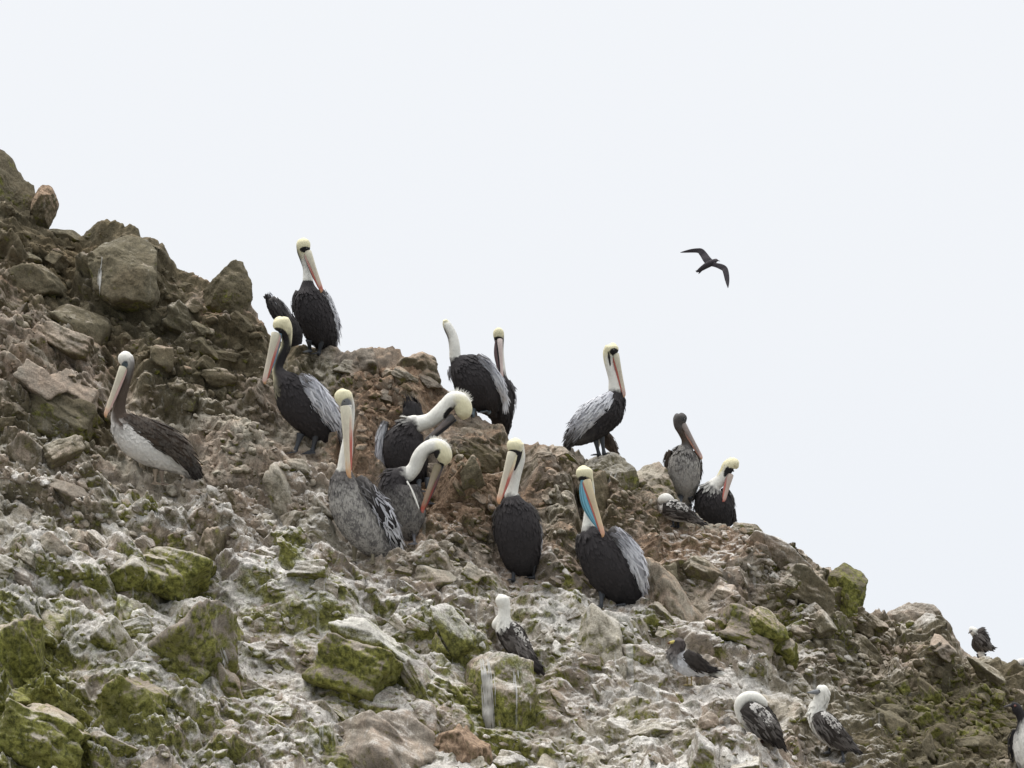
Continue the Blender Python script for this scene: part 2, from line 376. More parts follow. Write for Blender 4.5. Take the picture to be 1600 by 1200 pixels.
def hit(px, py, only=None):
    d = Vector(P(px, py, 1.)).normalized()
    if only is not None:
        ok, loc, nrm, _ = only.ray_cast(Vector((0, 0, 0)), d, distance=200)
    else:
        ok, loc, nrm, *_ = S.ray_cast(bpy.context.evaluated_depsgraph_get(), Vector((0, 0, 0)), d, distance=200)
    if not ok: return None
    return np.array(loc), np.array(nrm)
def set_zone(ob, px, py, rnd, moss=None, guano=None, soil=None, olive=None, tone=None):
    m, g, s_, o = (float(a) for a in zones(np.float64(px), np.float64(py)))
    if moss is not None: moss = moss*.68
    ob['moss'] = moss if moss is not None else max(0, m+rnd.uniform(-.25, .15))
    ob['guano'] = guano if guano is not None else max(0, g+rnd.uniform(-.5, .1))
    ob['soil'] = soil if soil is not None else max(0, s_*.6+rnd.uniform(-.2, .1))
    ob['olive'] = olive if olive is not None else max(0, o+rnd.uniform(-.2, .25))
    ob['tone'] = tone if tone is not None else rnd.random()

# boulders and crags that can be told apart: (x, y, half width, half height px, depth half m, lean deg, seed, square, back m, label, zones)
BOULDERS = [
 (8, 318, 50, 78, .30, 10, 11, 0, .15, 'crag', 'tall dark crag rising against the sky at the top left corner', dict(olive=1.0, moss=.35, guano=.0)),
 (66, 318, 22, 38, .16, 20, 12, 0, .0, 'boulder', 'rounded reddish boulder leaning on the tall crag at the top left', dict(soil=.8, olive=.2, guano=.25)),
 (192, 430, 62, 66, .30, 4, 41, 1, -.22, 'boulder', 'massive square boulder with a pale flat top on the upper ridge', dict(olive=.95, guano=.35, soil=.1, moss=.15)),
 (352, 452, 42, 46, .18, 38, 51, 0, -.10, 'boulder', 'pointed spur of rock jutting from the ridge against the sky', dict(olive=1.1, guano=.0, moss=.25)),
 (1325, 925, 31, 46, .20, -6, 26, 1, -.30, 'boulder', 'square boulder with a green mossy cap standing on the right ridge', dict(moss=.85, olive=1.0, guano=.15)),
 (946, 752, 50, 48, .26, 0, 17, 0, .0, 'boulder', 'domed mossy boulder with white streaks under the pelican in profile', dict(moss=.42, olive=.5, guano=.55)),
 (1018, 765, 38, 46, .16, -12, 29, 1, .22, 'boulder', 'greenish boulder on the ridge next to the domed one', dict(moss=.48, olive=.45, guano=.4)),
 (785, 1098, 74, 78, .30, 2, 35, 1, -.02, 'boulder', 'big green streaked block that the white headed booby perches on', dict(moss=.75, olive=.55, guano=.70)),
 (296, 1040, 66, 60, .2, 14, 20, 0, .0, 'boulder', 'broad pale boulder with a green face in the lower left', dict(moss=.62, olive=.1, guano=.5)),
 (208, 1118, 50, 62, .2, 30, 21, 1, .0, 'boulder', 'upright bright green boulder between the lower left boulders', dict(moss=.95, olive=.35, guano=.2)),
 (28, 1050, 48, 72, .25, 2, 32, 1, .0, 'boulder', 'fissured mossy pillar at the left edge', dict(moss=.85, olive=.6, guano=.2)),
 (62, 1160, 72, 54, .3, 16, 23, 1, -.05, 'boulder', 'wide moss covered boulder in the bottom left corner', dict(moss=.95, olive=.4, guano=.25)),
 (600, 1175, 96, 58, .3, 24, 24, 0, -.05, 'boulder', 'smooth blue grey boulder at the bottom edge', dict(moss=.1, olive=.0, guano=.62, tone=.1)),
 (722, 1178, 46, 42, .2, 30, 25, 0, .0, 'boulder', 'orange stained boulder at the bottom edge beside the grey one', dict(moss=.0, olive=.0, guano=.05, soil=1.1)),
 (560, 1052, 62, 46, .22, 26, 36, 1, .0, 'boulder', 'mossy slab with a sharp right edge below the slope centre', dict(moss=.85, olive=.4, guano=.35)),
 (1425, 972, 52, 34, .22, 22, 27, 0, .10, 'boulder', 'pale rounded boulder on the skyline right of the mossy capped one', dict(olive=.2, guano=.55, moss=.3)),
 (100, 668, 66, 42, .2, 20, 30, 1, .0, 'boulder', 'flat faced dark slab on the left of the brown pelican', dict(olive=1., moss=.3, guano=.15)),
 (932, 792, 24, 54, .12, -8, 31, 1, .12, 'boulder', 'narrow dark standing slab behind the blue pouched pelican', dict(olive=.9, guano=.05, soil=.4)),
 (330, 862, 19, 32, .1, 12, 34, 1, .0, 'boulder', 'small standing stone leaning on the pale ledge', dict(olive=.5, guano=.5, moss=.3)),
 (1170, 1000, 60, 34, .18, 22, 37, 1, .02, 'boulder', 'sloping slab with green patches below the ridge on the right', dict(moss=.62, olive=.2, guano=.4)),
 (1052, 945, 30, 56, .12, -28, 38, 0, .22, 'boulder', 'smooth beige slab beside the blue pouched pelican', dict(moss=.1, olive=.0, guano=.35, soil=.55)),
 (270, 905, 56, 40, .2, 20, 39, 1, .0, 'boulder', 'mossy overhanging rock above the broad pale boulder', dict(moss=.85, olive=.5, guano=.35)),
 (745, 728, 44, 26, .16, 18, 43, 1, .0, 'boulder', 'brown olive block between the preening pelicans and the ridge', dict(olive=.85, soil=.4, guano=.1)),
 (665, 872, 11, 22, .05, -4, 44, 1, .0, 'boulder', 'small pale standing stone right of the preening grey pelican', dict(guano=.8, moss=.1, olive=.2)),
 (572, 585, 26, 26, .14, 8, 45, 0, .05, 'boulder', 'rounded grey boulder on the skyline right of the topmost pelican', dict(guano=.3, olive=.2, soil=.1)),
 (648, 588, 34, 26, .15, -6, 46, 1, .05, 'boulder', 'sharp edged brown boulder on the skyline by the middle pelicans', dict(guano=.25, olive=.35, soil=.5)),
]
rb = random.Random(5)
OUTLINES = {0: [(-40, 246), (-10, 236), (10, 237), (24, 262), (38, 280), (50, 286), (62, 322), (72, 358), (60, 402), (-40, 405)],
 1: [(52, 300), (66, 288), (78, 291), (86, 312), (84, 335), (74, 352), (58, 348), (50, 325)],
 2: [(138, 392), (160, 375), (195, 361), (224, 362), (239, 385), (242, 420), (247, 455), (236, 482), (180, 480), (150, 462), (139, 420)],
 3: [(316, 452), (342, 432), (362, 411), (377, 404), (384, 420), (394, 442), (391, 470), (384, 493), (350, 502), (320, 484)],
 4: [(1294, 908), (1302, 888), (1325, 878), (1345, 889), (1355, 905), (1350, 935), (1343, 962), (1310, 968), (1296, 942)],
 5: [(897, 748), (912, 722), (930, 708), (950, 702), (975, 714), (991, 735), (1002, 770), (980, 802), (908, 802)],
 6: [(984, 748), (1005, 723), (1030, 717), (1042, 735), (1052, 768), (1040, 802), (990, 802)],
 15: [(1372, 985), (1392, 955), (1422, 941), (1455, 947), (1480, 975), (1496, 1008), (1440, 1015), (1380, 1010)],
 7: [(726, 1036), (740, 1016), (790, 1019), (832, 1032), (838, 1090), (832, 1152), (815, 1190), (780, 1166), (733, 1132)]}
def outlined(poly, c, hd, seed, k):
    """a solid rock whose face has this outline: real depth, blunt edges, chipped facets"""
    q = (np.array(poly, float)-np.array(c))*k; q[:, 1] *= -1
    v, f = ICO[6]; th = np.arctan2(v[:, 2], v[:, 0]); d = np.stack([np.cos(th), np.sin(th)], 1); r = np.full(len(v), 1e-3)
    for a, b in zip(q, np.roll(q, -1, 0)):
        e = b-a; den = d[:, 0]*e[1]-d[:, 1]*e[0]; den = np.where(abs(den) < 1e-12, 1e-12, den)
        t = (a[0]*e[1]-a[1]*e[0])/den; u = (a[0]*d[:, 1]-a[1]*d[:, 0])/den
        r = np.where((t > 0) & (u >= -1e-6) & (u <= 1+1e-6), np.maximum(r, t), r)
    cl = np.hypot(v[:, 0], v[:, 2]); y = v[:, 1]
    pl = cl**.42; pd = np.sign(y)*abs(y)**.8
    p = np.stack([d[:, 0]*r*pl, hd*pd, d[:, 1]*r*pl], 1)
    rr = np.random.default_rng(seed+50); ext = np.array([np.ptp(q[:, 0])/2, hd, np.ptp(q[:, 1])/2]); pn = p/ext
    for _ in range(9):                       # broken faces
        m_ = np.array([rr.normal()*.75, -1., rr.normal()*.75+.15]); m_ /= np.linalg.norm(m_); dd = rr.uniform(.50, .80)
        c_ = pn @ m_; pn = pn*np.where(c_ > dd, dd/np.maximum(c_, 1e-6), 1.)[:, None]
    p = pn*ext
    S_ = hd*2; u_ = p/S_; kk = seed*3.1
    h, _ = stones(u_[:, 0]+u_[:, 1]*.5+kk, u_[:, 2]+u_[:, 1]*.4, .9, seed, pres=.75, steep=1.5)
    h2, _ = stones(u_[:, 0]-u_[:, 1]*.5+kk, u_[:, 2]+u_[:, 1]*.6, .33, seed+3, pres=.75)
    n_ = fbm(u_[:, 0]*3+kk, u_[:, 1]*3, u_[:, 2]*3, 5, seed, .6)
    dirn = np.stack([v[:, 0]*.35, np.sign(y)*abs(y)**.5, v[:, 2]*.35], 1)
    return p + dirn*(S_*(.26*h+.07*h2+.05*n_-.02))[:, None] + (v*(.05*S_*fbm(u_[:, 0]*7, u_[:, 1]*7, u_[:, 2]*7+kk, 4, seed+1, .6))[:, None]), f
for bi, (px, py, hw, hh, hd, lean, seed, sq, back, cat, label, z) in enumerate(BOULDERS):
    D = float(depth(np.float64(px), np.float64(max(py+hh*.2, ridge(px)+4))))+back+hd*(.05 if bi in OUTLINES and bi not in (5, 6, 7) else .7)
    p, f = rock_shape(seed, 6 if hw > 36 else 5, planes=13, square=sq, sharp=48, chips=.22, rough=.06, big=.75)
    k = D/F
    p = p*np.array([hw*k*1.12, hd*1.9, hh*k*1.12])
    a = math.radians(lean); R_ = np.array([[math.cos(a), 0, math.sin(a)], [0, 1, 0], [-math.sin(a), 0, math.cos(a)]])
    p = p @ R_.T
    if bi in OUTLINES: p, f = outlined(OUTLINES[bi], (px, py), hd, seed, k)
    me = mesh_np(cat, p, tris=f); me.materials.append(ROCK_O)
    ob = bpy.data.objects.new(cat, me); C.objects.link(ob); ob.location = P(px, py, D)
    ob['label'] = label; ob['category'] = cat
    set_zone(ob, px, py, rb, **z)

FEET = []                                    # (x, y, half width) kept clear of rocks; filled below
for a in [(475, 716, 45), (242, 756, 30), (566, 882, 40), (646, 852, 30), (660, 770, 20), (818, 906, 35), (958, 948, 38), (1054, 826, 22), (1190, 1163, 28), (1312, 1188, 40), (1074, 1074, 18), (805, 1010, 45),
          (500, 556, 30), (755, 650, 30), (940, 702, 24), (1070, 770, 40), (1117, 806, 34), (780, 670, 30), (1531, 1030, 16), (1600, 1060, 20), (1596, 1200, 30), (435, 505, 25)]: FEET.append(a)
def clear(px, py, r):
    for (fx, fy, w) in FEET:
        if abs(px-fx) < w*.75+r and fy-34 < py < fy+r*.8+2: return False
    return True
rnd = random.Random(77)
def rock_matrix(loc, nrm, r, rnd, emb):
    el = (r*rnd.uniform(.95, 1.5), r*rnd.uniform(.8, 1.15), r*rnd.uniform(.55, .95))
    a = math.radians(rnd.gauss(26, 26))
    M = Matrix.Rotation(a, 4, 'Y') @ Matrix.Rotation(rnd.uniform(-.5, .5), 4, 'X') @ Matrix.Rotation(rnd.uniform(-.6, .6), 4, 'Z')
    if rnd.random() < .5: M = M @ Matrix.Rotation(math.pi, 4, 'Z')
    return Matrix.Translation(Vector(loc) + Vector(nrm)*r*emb) @ M @ Matrix.Diagonal((*el, 1))
cnt = 0; tries = 0; placed = []
while cnt < 270 and tries < 6000:
    tries += 1
    px = rnd.uniform(-25, 1625); lo = float(ridge(px))-2
    py = lo + (1225-lo)*rnd.random()**1.0
    if tries < 120: px = 10+tries*13.4+rnd.uniform(-8, 8); py = float(ridge(px))+rnd.uniform(0, 14)
    rp_ = (12+30*rnd.random()**2.0)*(1 if tries >= 120 else .75)
    if not clear(px, py, rp_): continue
    if any((px-a)**2+(py-b)**2 < ((rp_+c)*.55)**2 for a, b, c in placed): continue
    if float(body_zone(px, py, rp_*.8)) > .45: continue
    if any(abs(px-BOULDERS[q][0]) < BOULDERS[q][2]+rp_*.4 and abs(py-BOULDERS[q][1]) < BOULDERS[q][3]+rp_*.3 for q in (0, 1, 2, 3, 4, 5, 6, 7, 15)): continue
    h = hit(px, py, slope)
    if h is None or h[0][1] > 33: continue
    placed.append((px, py, rp_))
    r = rp_*np.linalg.norm(h[0])/F
    ob = bpy.data.objects.new('rock', PROTO[rnd.randrange(22)]); C.objects.link(ob); ob.parent = slope
    ob.matrix_world = rock_matrix(h[0], h[1], r, rnd, rnd.uniform(-.75, -.15))
    set_zone(ob, px, py, rnd); cnt += 1
print('rocks', cnt, tries)

# countless small stones between them
def chip_shape(seed, n):
    """a sharp broken stone: the hull of a few scattered points"""
    r = np.random.default_rng(seed); q = r.normal(size=(n, 3)); q /= np.linalg.norm(q, axis=1, keepdims=True); q *= .85+.3*r.random((n, 1))
    bm = bmesh.new(); [bm.verts.new(a) for a in q]; h = bmesh.ops.convex_hull(bm, input=bm.verts)
    bmesh.ops.bevel(bm, geom=bm.edges[:], offset=.05, segments=1, affect='EDGES'); bmesh.ops.triangulate(bm, faces=bm.faces[:])
    v = np.array([a.co[:] for a in bm.verts]); bm.verts.index_update(); f = np.array([[a.index for a in b.verts] for b in bm.faces]); bm.free(); return v, f
def rubble():
    V, Fc, A = [], [], {k: [] for k in ('moss', 'guano', 'soil', 'olive', 'tone')}; off = 0
    small = [chip_shape(300+k, 10+k % 5 if k < 14 else 16+k % 6) for k in range(28)]
    n = 0; r_ = random.Random(9)
    while n < 7600:
        px = r_.uniform(-30, 1630); lo = float(ridge(px)); py = lo+(1225-lo)*r_.random()
        dens = .35 + .65*float(ss(-.1, .25, fbm(np.float64(px/130.), np.float64(py/90.), np.float64(0), 3, 3)))
        if r_.random() > dens*(1-.60*float(ss(800, 930, py))*(1-.5*float(ss(1150, 1350, px)))): continue
        h = hit(px, py, slope); n += 1
        if h is None or h[0][1] > 34: continue
        rp_ = 2.0+7.5*r_.random()**2.6
        if not clear(px, py, rp_) or float(body_zone(px, py, rp_)) > .6: continue
        M = np.array(rock_matrix(h[0], h[1], rp_*np.linalg.norm(h[0])/F, r_, r_.uniform(-.55, .05)))
        p, f = small[r_.randrange(14)+(14 if rp_ > 4.6 else 0)]
        V.append(p @ M[:3, :3].T + M[:3, 3]); Fc.append(f+off); off += len(p)
        z = zones(np.float64(px), np.float64(py))
        for k, a in zip(('moss', 'guano', 'soil', 'olive'), z): A[k].append(np.full(len(p), float(a)+r_.uniform(-.3, .25)))
        A['tone'].append(np.full(len(p), r_.random()))
    me = mesh_np('rubble', np.concatenate(V), tris=np.concatenate(Fc), smooth=False); vattr(me, **{k: np.concatenate(a) for k, a in A.items()})
    me.materials.append(ROCK_V)
    ob = bpy.data.objects.new('rubble', me); C.objects.link(ob); ob.parent = slope; ob['kind'] = 'stuff'
rubble()

bpy.context.view_layer.update()
GU = mat('guano_wash'); N = NT(GU); geo = N.n('ShaderNodeNewGeometry')
gn = N.noise(N.vmul(geo.outputs['Position'], (1, 1, .35)), 40, 5, .7)
N.out(N.mix(gn, (.22, .215, .19), (.62, .60, .57)), .9, N.bump(gn, .004, .6), .2)
def streak(path, w, n, seed, parent):
    """dried guano run down a face: thin ragged ribbons laid on the rock"""
    r = random.Random(seed); V, Q = [], []
    for i in range(n):
        off = r.gauss(0, w*.42); t0 = r.uniform(0, .55); t1 = min(1, t0+r.uniform(.25, .6)); ww = r.uniform(.2, .75)*max(1., w*.06); L = None
        ph = r.uniform(0, 6)
        for k in range(15):
            t = t0+(t1-t0)*k/14; j = t*(len(path)-1); a = min(int(j), len(path)-2); f = j-a
            x = path[a][0]*(1-f)+path[a+1][0]*f+off+math.sin(ph+t*9)*w*.05; y = path[a][1]*(1-f)+path[a+1][1]*f
            q = ww*(math.sin(math.pi*min(1, (k+.6)/14.6))**.5)*r.uniform(.6, 1.2)+.15
            h1, h2 = hit(x-q, y, parent), hit(x+q, y, parent)
            if parent is not slope and parent.type == 'MESH':
                M_ = parent.matrix_world.inverted(); o_ = M_ @ Vector((0, 0, 0)); 
                def hh(xx):
                    ok, loc, nr, _ = parent.ray_cast(o_, (M_.to_3x3() @ Vector(P(xx, y, 1.)).normalized()), distance=200)
                    return (np.array(parent.matrix_world @ loc), np.array(nr)) if ok else None
                h1, h2 = hh(x-q), hh(x+q)
            if h1 is None or h2 is None or np.linalg.norm(h1[0]-h2[0]) > .12: L = None; continue
            b = len(V); V += [h1[0]+h1[1]*.004-FW*.003, h2[0]+h2[1]*.004-FW*.003]
            if L is not None and np.linalg.norm(V[b]-V[L]) < .2: Q.append([L, L+1, b+1, b])
            L = b
    if not Q: return
    loc = np.array(parent.matrix_world.translation)
    me = mesh_np('guano_streak', np.array(V)-loc, np.array(Q)); me.materials.append(GU)
    o = bpy.data.objects.new('guano_streak', me); C.objects.link(o); o.parent = parent; o['kind'] = 'stuff'
BO = [o for o in bpy.data.objects if o.get('category') in ('boulder', 'crag')]
BO.sort(key=lambda o: o.name)
near = lambda x, y: min(BO, key=lambda o: (lambda q: (q[0]-x)**2+(q[1]-y)**2)(to_px(np.array(o.location))))
streak([(756, 1028), (760, 1060), (764, 1110), (767, 1180)], 10, 60, 1, near(785, 1098))
streak([(804, 1045), (806, 1070), (808, 1110)], 5, 7, 2, near(785, 1098))
streak([(958, 738), (954, 755), (950, 785)], 9, 12, 3, near(946, 752))
streak([(160, 400), (156, 430), (154, 462)], 5, 8, 4, near(192, 430))
streak([(345, 1010), (352, 1030), (354, 1050)], 5, 8, 5, near(296, 1040))

# ---------------------------------------------------------------- birds
def bird_mat(name, rough, spec, bscale, bdist, grain=.25):
    M = mat(name); N = NT(M)
    co = N.n('ShaderNodeTexCoord').outputs['Object']
    c = N.attr('Col', 'GEOMETRY', 'Color'); mo = N.attr('mottle')
    v = N.n('ShaderNodeTexVoronoi'); v.feature = 'F1'; N.put(v.inputs['Vector'], N.vmul(co, (1, 1, .45))); N.put(v.inputs['Scale'], 60.)
    n = N.noise(N.vmul(co, (1, 1, .35)), 70, 5, .7); n2 = N.noise(co, 14, 3, .6)
    k = N.m('MULTIPLY', N.ss(N.m('ADD', n, N.m('MULTIPLY', n2, .6)), .72, .86), mo)
    c2 = N.mix(k, c, (.36, .34, .31))
    g = N.m('ADD', 1-grain/2, N.m('MULTIPLY', N.noise(N.vmul(co, (1, 1, .5)), bscale, 4, .7), grain))
    cc = N.n('ShaderNodeCombineColor'); [N.put(cc.inputs[i], g) for i in range(3)]
    c2 = N.mix(1.0, c2, cc.outputs[0], 'MULTIPLY')
    h = N.m('ADD', N.noise(N.vmul(co, (1, 1, .4)), bscale, 3, .6), N.m('MULTIPLY', v.outputs['Distance'], -.7))
    N.out(c2, rough, N.bump(h, bdist, .7), spec)
    return M
PLUME = bird_mat('plumage', .82, .25, 110, .006)
HORN = bird_mat('bill_horn', .62, .3, 60, .002, .38)
SKIN = bird_mat('leg_skin', .6, .35, 90, .002, .3)
EYE = mat('eye_gloss'); NT(EYE).out((.01, .008, .006), .12, None, .5)

BK = (.020, .018, .019); DG = (.034, .030, .031); MG = (.085, .078, .075); SV = (.50, .50, .54); SL = (.72, .72, .75); WH = (.74, .72, .66); CR = (.73, .675, .46); YE = (.62, .53, .22)
BR = (.075, .055, .042); GY = (.155, .145, .138); PG = (.33, .31, .29); BW = (.70, .67, .63); RD = (.44, .13, .10); OR = (.52, .30, .16); PK = (.56, .38, .34); HN = (.62, .575, .45); BL = (.22, .33, .42); BD = (.04, .055, .075)
LG = (.055, .06, .068); LY = (.20, .175, .12); LT = (.12, .15, .17)

def cr(a, b, c, d, t): return .5*((2*b)+(c-a)*t+(2*a-5*b+4*c-d)*t*t+(3*b-a-3*c+d)*t**3)
class Bird:
    def __init__(s, kind, cat, label, foot, D=None, group=None, back=0.):
        fx, fy = foot; s.D = D
        if D is None:
            for q in range(0, 60, 2):
                h = hit(fx, fy+q)
                if h is not None: break
            s.D = float(h[0] @ FW)+back
        s.root = P(fx, fy, s.D)
        s.e = bpy.data.objects.new(kind, None); s.e.empty_display_size = .1; C.objects.link(s.e)
        s.e.location = s.root; s.e['label'] = label; s.e['category'] = cat
        if group: s.e['group'] = group
        s.n = 0; s.rng = np.random.default_rng(int(fx*7+fy)); s.bodyrings = None
    def w(s, px, py, dy=0.): return P(px, py, s.D+np.asarray(dy, float)*1.0) - s.root
    def add(s, name, v, quads=None, tris=None, col=None, mot=None, mt=None, parent=None, smooth=True):
        me = mesh_np(name, v, quads, tris, smooth)
        ca = me.color_attributes.new('Col', 'FLOAT_COLOR', 'POINT')
        c4 = np.ones((len(v), 4), np.float32); c4[:, :3] = col; ca.data.foreach_set('color', c4.ravel())
        vattr(me, mottle=mot if mot is not None else np.zeros(len(v))); me.materials.append(mt or PLUME)
        o = bpy.data.objects.new(name, me); C.objects.link(o); o.parent = parent or s.e; return o
    def rings(s, pts, nseg=28, per=9, jit=.0):
        """pts: (x, y px, dy m, half width px, depth ratio, colour or [4 colours N, camera, -N, back], mottle)"""
        k = s.D/F
        A = []
        for p in pts:
            c = p[5]
            cs = [np.array(c, float)]*4 if not isinstance(c, list) else [np.array(q, float) for q in c]
            A.append(np.concatenate([s.w(p[0], p[1], p[2]), [p[3]*k, p[3]*k*p[4]], np.concatenate(cs), [p[6] if len(p) > 6 else 0.]]))
        A = np.array(A); n = len(A)
        Ax = np.vstack([2*A[0]-A[1], A, 2*A[-1]-A[-2]]); R = []
        for i in range(n-1):
            for q in range(per):
                t = q/per; r = cr(Ax[i], Ax[i+1], Ax[i+2], Ax[i+3], t)
                r[5:] = A[i, 5:]*(1-t)+A[i+1, 5:]*t; r[3:5] = np.maximum(r[3:5], .0004); R.append(r)
        R.append(A[-1]); R = np.array(R)
        ctr = R[:, :3]; T = np.gradient(ctr, axis=0); T /= np.linalg.norm(T, axis=1, keepdims=True)+1e-9
        Nn = np.cross(T, FW); 
        for i in range(len(Nn)):
            l = np.linalg.norm(Nn[i])
            Nn[i] = Nn[i]/l if l > .12 else (Nn[i-1] if i else RT)
            if i and Nn[i] @ Nn[i-1] < 0: Nn[i] = -Nn[i]
        B = np.cross(T, Nn); B /= np.linalg.norm(B, axis=1, keepdims=True)
        B = np.where((B @ FW)[:, None] > 0, -B, B)                # towards the camera
        return dict(R=R, c=ctr, T=T, N=Nn, B=B)
    def loft(s, name, pts, nseg=28, per=9, mt=None, parent=None, rnd_=.0, fine=0., stripes=0, sharp=3.):
        if name == 'body': nseg, per = 48, 14
        G = s.rings(pts, nseg, per); R = G['R']; m = len(R)
        ph = np.linspace(0, 2*math.pi, nseg, endpoint=False)
        c_, s_ = np.cos(ph), np.sin(ph)
        V = G['c'][:, None] + G['N'][:, None]*(R[:, 3][:, None]*c_)[..., None] + G['B'][:, None]*(R[:, 4][:, None]*s_)[..., None]
        if rnd_: 
            nn = fbm(V[..., 0]*14+s.root[0], V[..., 1]*14, V[..., 2]*14, 3, 4)
            V = V + (V-G['c'][:, None])*(nn*rnd_)[..., None]
        # angular colours, with feathered edges along the length
        W4 = np.stack([np.maximum(np.cos(ph-a), 0)**sharp for a in (0, math.pi/2, math.pi, 1.5*math.pi)], 0); W4 /= W4.sum(0)
        ii = np.arange(m)[:, None] + (fbm(ph[None]*6/6.283*3+0*V[..., 0], V[..., 2]*30, V[..., 0]*30, 2, 8)*per*.55 if m > 20 else 0)
        ii = np.clip(np.round(ii), 0, m-1).astype(int)+np.zeros((m, nseg), int)
        cc = R[ii][..., 5:17].reshape(m, nseg, 4, 3)
        col = np.einsum('mnkc,kn->mnc', cc, W4)
        if stripes: col = col*(1-.55*(np.sin(ph*stripes)[None] > .2)*np.ones((m, 1)))[..., None]
        mo = np.repeat(R[:, 17][:, None], nseg, 1)
        v = np.vstack([V.reshape(-1, 3), G['c'][0], G['c'][-1]])
        idx = np.arange(m*nseg).reshape(m, nseg); nx = np.roll(idx, -1, 1)
        q = np.stack([idx[:-1], nx[:-1], nx[1:], idx[1:]], -1).reshape(-1, 4)
        t = np.vstack([np.stack([nx[0], idx[0], np.full(nseg, m*nseg)], -1), np.stack([idx[-1], nx[-1], np.full(nseg, m*nseg+1)], -1)])
        col = np.vstack([col.reshape(-1, 3), R[0, 8:11][None]*0+R[0, 5:8][None], R[-1, 5:8][None]])
        G['V'] = V; o = s.add(name, v, q, t, col, np.concatenate([mo.ravel(), [0, 0]]), mt, parent)
        if name == 'body':
            s.bodyob = o; s.bodyB = np.concatenate([np.tile(s_, m), [0, 0]]); s.coat(G, col[:m*nseg].reshape(m, nseg, 3), o, m, nseg, R)
        s.last = G; return o
    def coat(s, G, col, parent, m, nseg, R):
        """short contour feathers over the trunk, in the colour of the place they grow"""
        mx = int(R[:, 3].argmax()); ks = [k for k in range(mx) if R[k, 3] > .02]
        for k in range(mx, m):
            if R[k, 3] < .50*R[mx, 3]: break
            ks.append(k)
        if R[:, 3].max() < .05: return
        r = s.rng; n = 620; Vv, Tt, Cc = [], [], []
        A = r.uniform(-1.3, 4.4, n); K = r.choice(ks, n)
        for i in range(n):
            k = K[i]; a = A[i]; ca, sa = math.cos(a), math.sin(a); q = R[k]
            nr = G['N'][k]*ca/max(q[3], .004)+G['B'][k]*sa/max(q[4], .004); nr /= np.linalg.norm(nr)
            p = G['V'][k, int(a/6.2832*nseg) % nseg] + nr*.0015; d = -G['T'][k]; sd = np.cross(nr, d); sd /= np.linalg.norm(sd)+1e-9
            d = d+sd*r.normal()*.18; l = r.uniform(.03, .055); w = r.uniform(.009, .014)
            k2 = max(0, k-max(1, int(l/(np.linalg.norm(G['c'][k]-G['c'][k-1])+1e-6)))); dr = (G['R'][k2][3]-q[3])*.9
            e = p+d*l+nr*(dr+.0018); mid = p+d*l*.6+nr*(dr*.6+.0026); b = 5*i
            Vv.append(np.stack([p-sd*w*.6, p+sd*w*.6, mid-sd*w, mid+sd*w, e])); Tt.append(np.array([[0, 1, 3], [0, 3, 2], [2, 3, 4]])+b)
            c = col[k, int(a/6.2832*nseg) % nseg]*(r.uniform(.85, 1.17) if col[k].mean() < .3 else r.uniform(.93, 1.04)); Cc.append(np.stack([c*.9, c*.9, c, c, c*1.15]))
        cf = s.add('contour_feathers', np.vstack(Vv), None, np.vstack(Tt), np.vstack(Cc), np.repeat(R[K, 17], 5)*.9, None, parent, smooth=False); cf['kind'] = 'stuff'
    def blades(s, name, G, n, L, wd, cols, parent=None, lo=.05, hi=.95, a0=-.9, a1=4.04, lift=.004, bias=None, spread=.15, mot=0., flip=1):
        """pointed feathers lying on a lofted surface, pointing along it"""
        r = s.rng; V, Tt, Lc, Cc, Mm = [], [], [], [], []
        m = len(G['R']); cols = [np.array(c) for c in cols]
        ts = np.sort(r.uniform(lo, hi, n)); 
        for i in range(n):
            t = ts[i]; a = r.uniform(a0, a1); k = min(m-1, int(t*(m-1)))
            ca, sa = math.cos(a), math.sin(a); R = G['R'][k]
            nr = G['N'][k]*ca/max(R[3], .004) + G['B'][k]*sa/max(R[4], .004); nr /= np.linalg.norm(nr)
            p = G['c'][k] + G['N'][k]*ca*R[3] + G['B'][k]*sa*R[4] + nr*lift*(1+1.5*(1-t))
            d = G['T'][k]*flip; side = np.cross(nr, d); side /= np.linalg.norm(side)+1e-9
            d = d + side*r.normal()*spread; d /= np.linalg.norm(d)
            l = L*r.uniform(.7, 1.25); w_ = wd*r.uniform(.8, 1.2)
            k2 = min(m-1, k+int(l*.9/ (np.linalg.norm(G['c'][-1]-G['c'][0])+1e-6)*m))
            ins = -nr*max(0., (R[3]-G['R'][k2][3]))*.25
            b = len(V)*0 + sum(len(x) for x in V)
            V.append(np.array([p-side*w_*.4, p+side*w_*.4, p+d*l*.55-side*w_*.5+ins*.5, p+d*l*.55+side*w_*.5+ins*.5, p+d*l*.55+nr*.0015+ins*.5, p+d*l+ins+nr*.001]))
            Tt.append(np.array([[0, 1, 4], [0, 4, 2], [1, 3, 4], [2, 4, 5], [4, 3, 5]])+b)
            u = (t-lo)/(hi-lo) if bias is None else bias(t, a)
            f = np.clip(u+r.normal()*.06, 0, 1)*(len(cols)-1); j = int(min(f, len(cols)-2)) if len(cols) > 1 else 0
            c = cols[0] if len(cols) == 1 else cols[j]*(1-(f-j))+cols[j+1]*(f-j)
            c = c*r.uniform(.94, 1.05); Cc.append(np.stack([c*.92, c*.92, c*.98, c*.98, c*.9, c*1.05])); Mm.append(np.full(6, mot))
        return s.add(name, np.vstack(V), None, np.vstack(Tt), np.vstack(Cc), np.concatenate(Mm), None, parent, smooth=False)
    def wing(s, pts, n=110, L=.10, wd=.016, cols=(SV,), parent=None, **kw):
        o = s.loft('wing', pts, 20, 7, rnd_=.03, parent=parent); G = s.last
        s.blades('wing_feathers', G, n, L, wd, cols, parent=o, **kw); return o
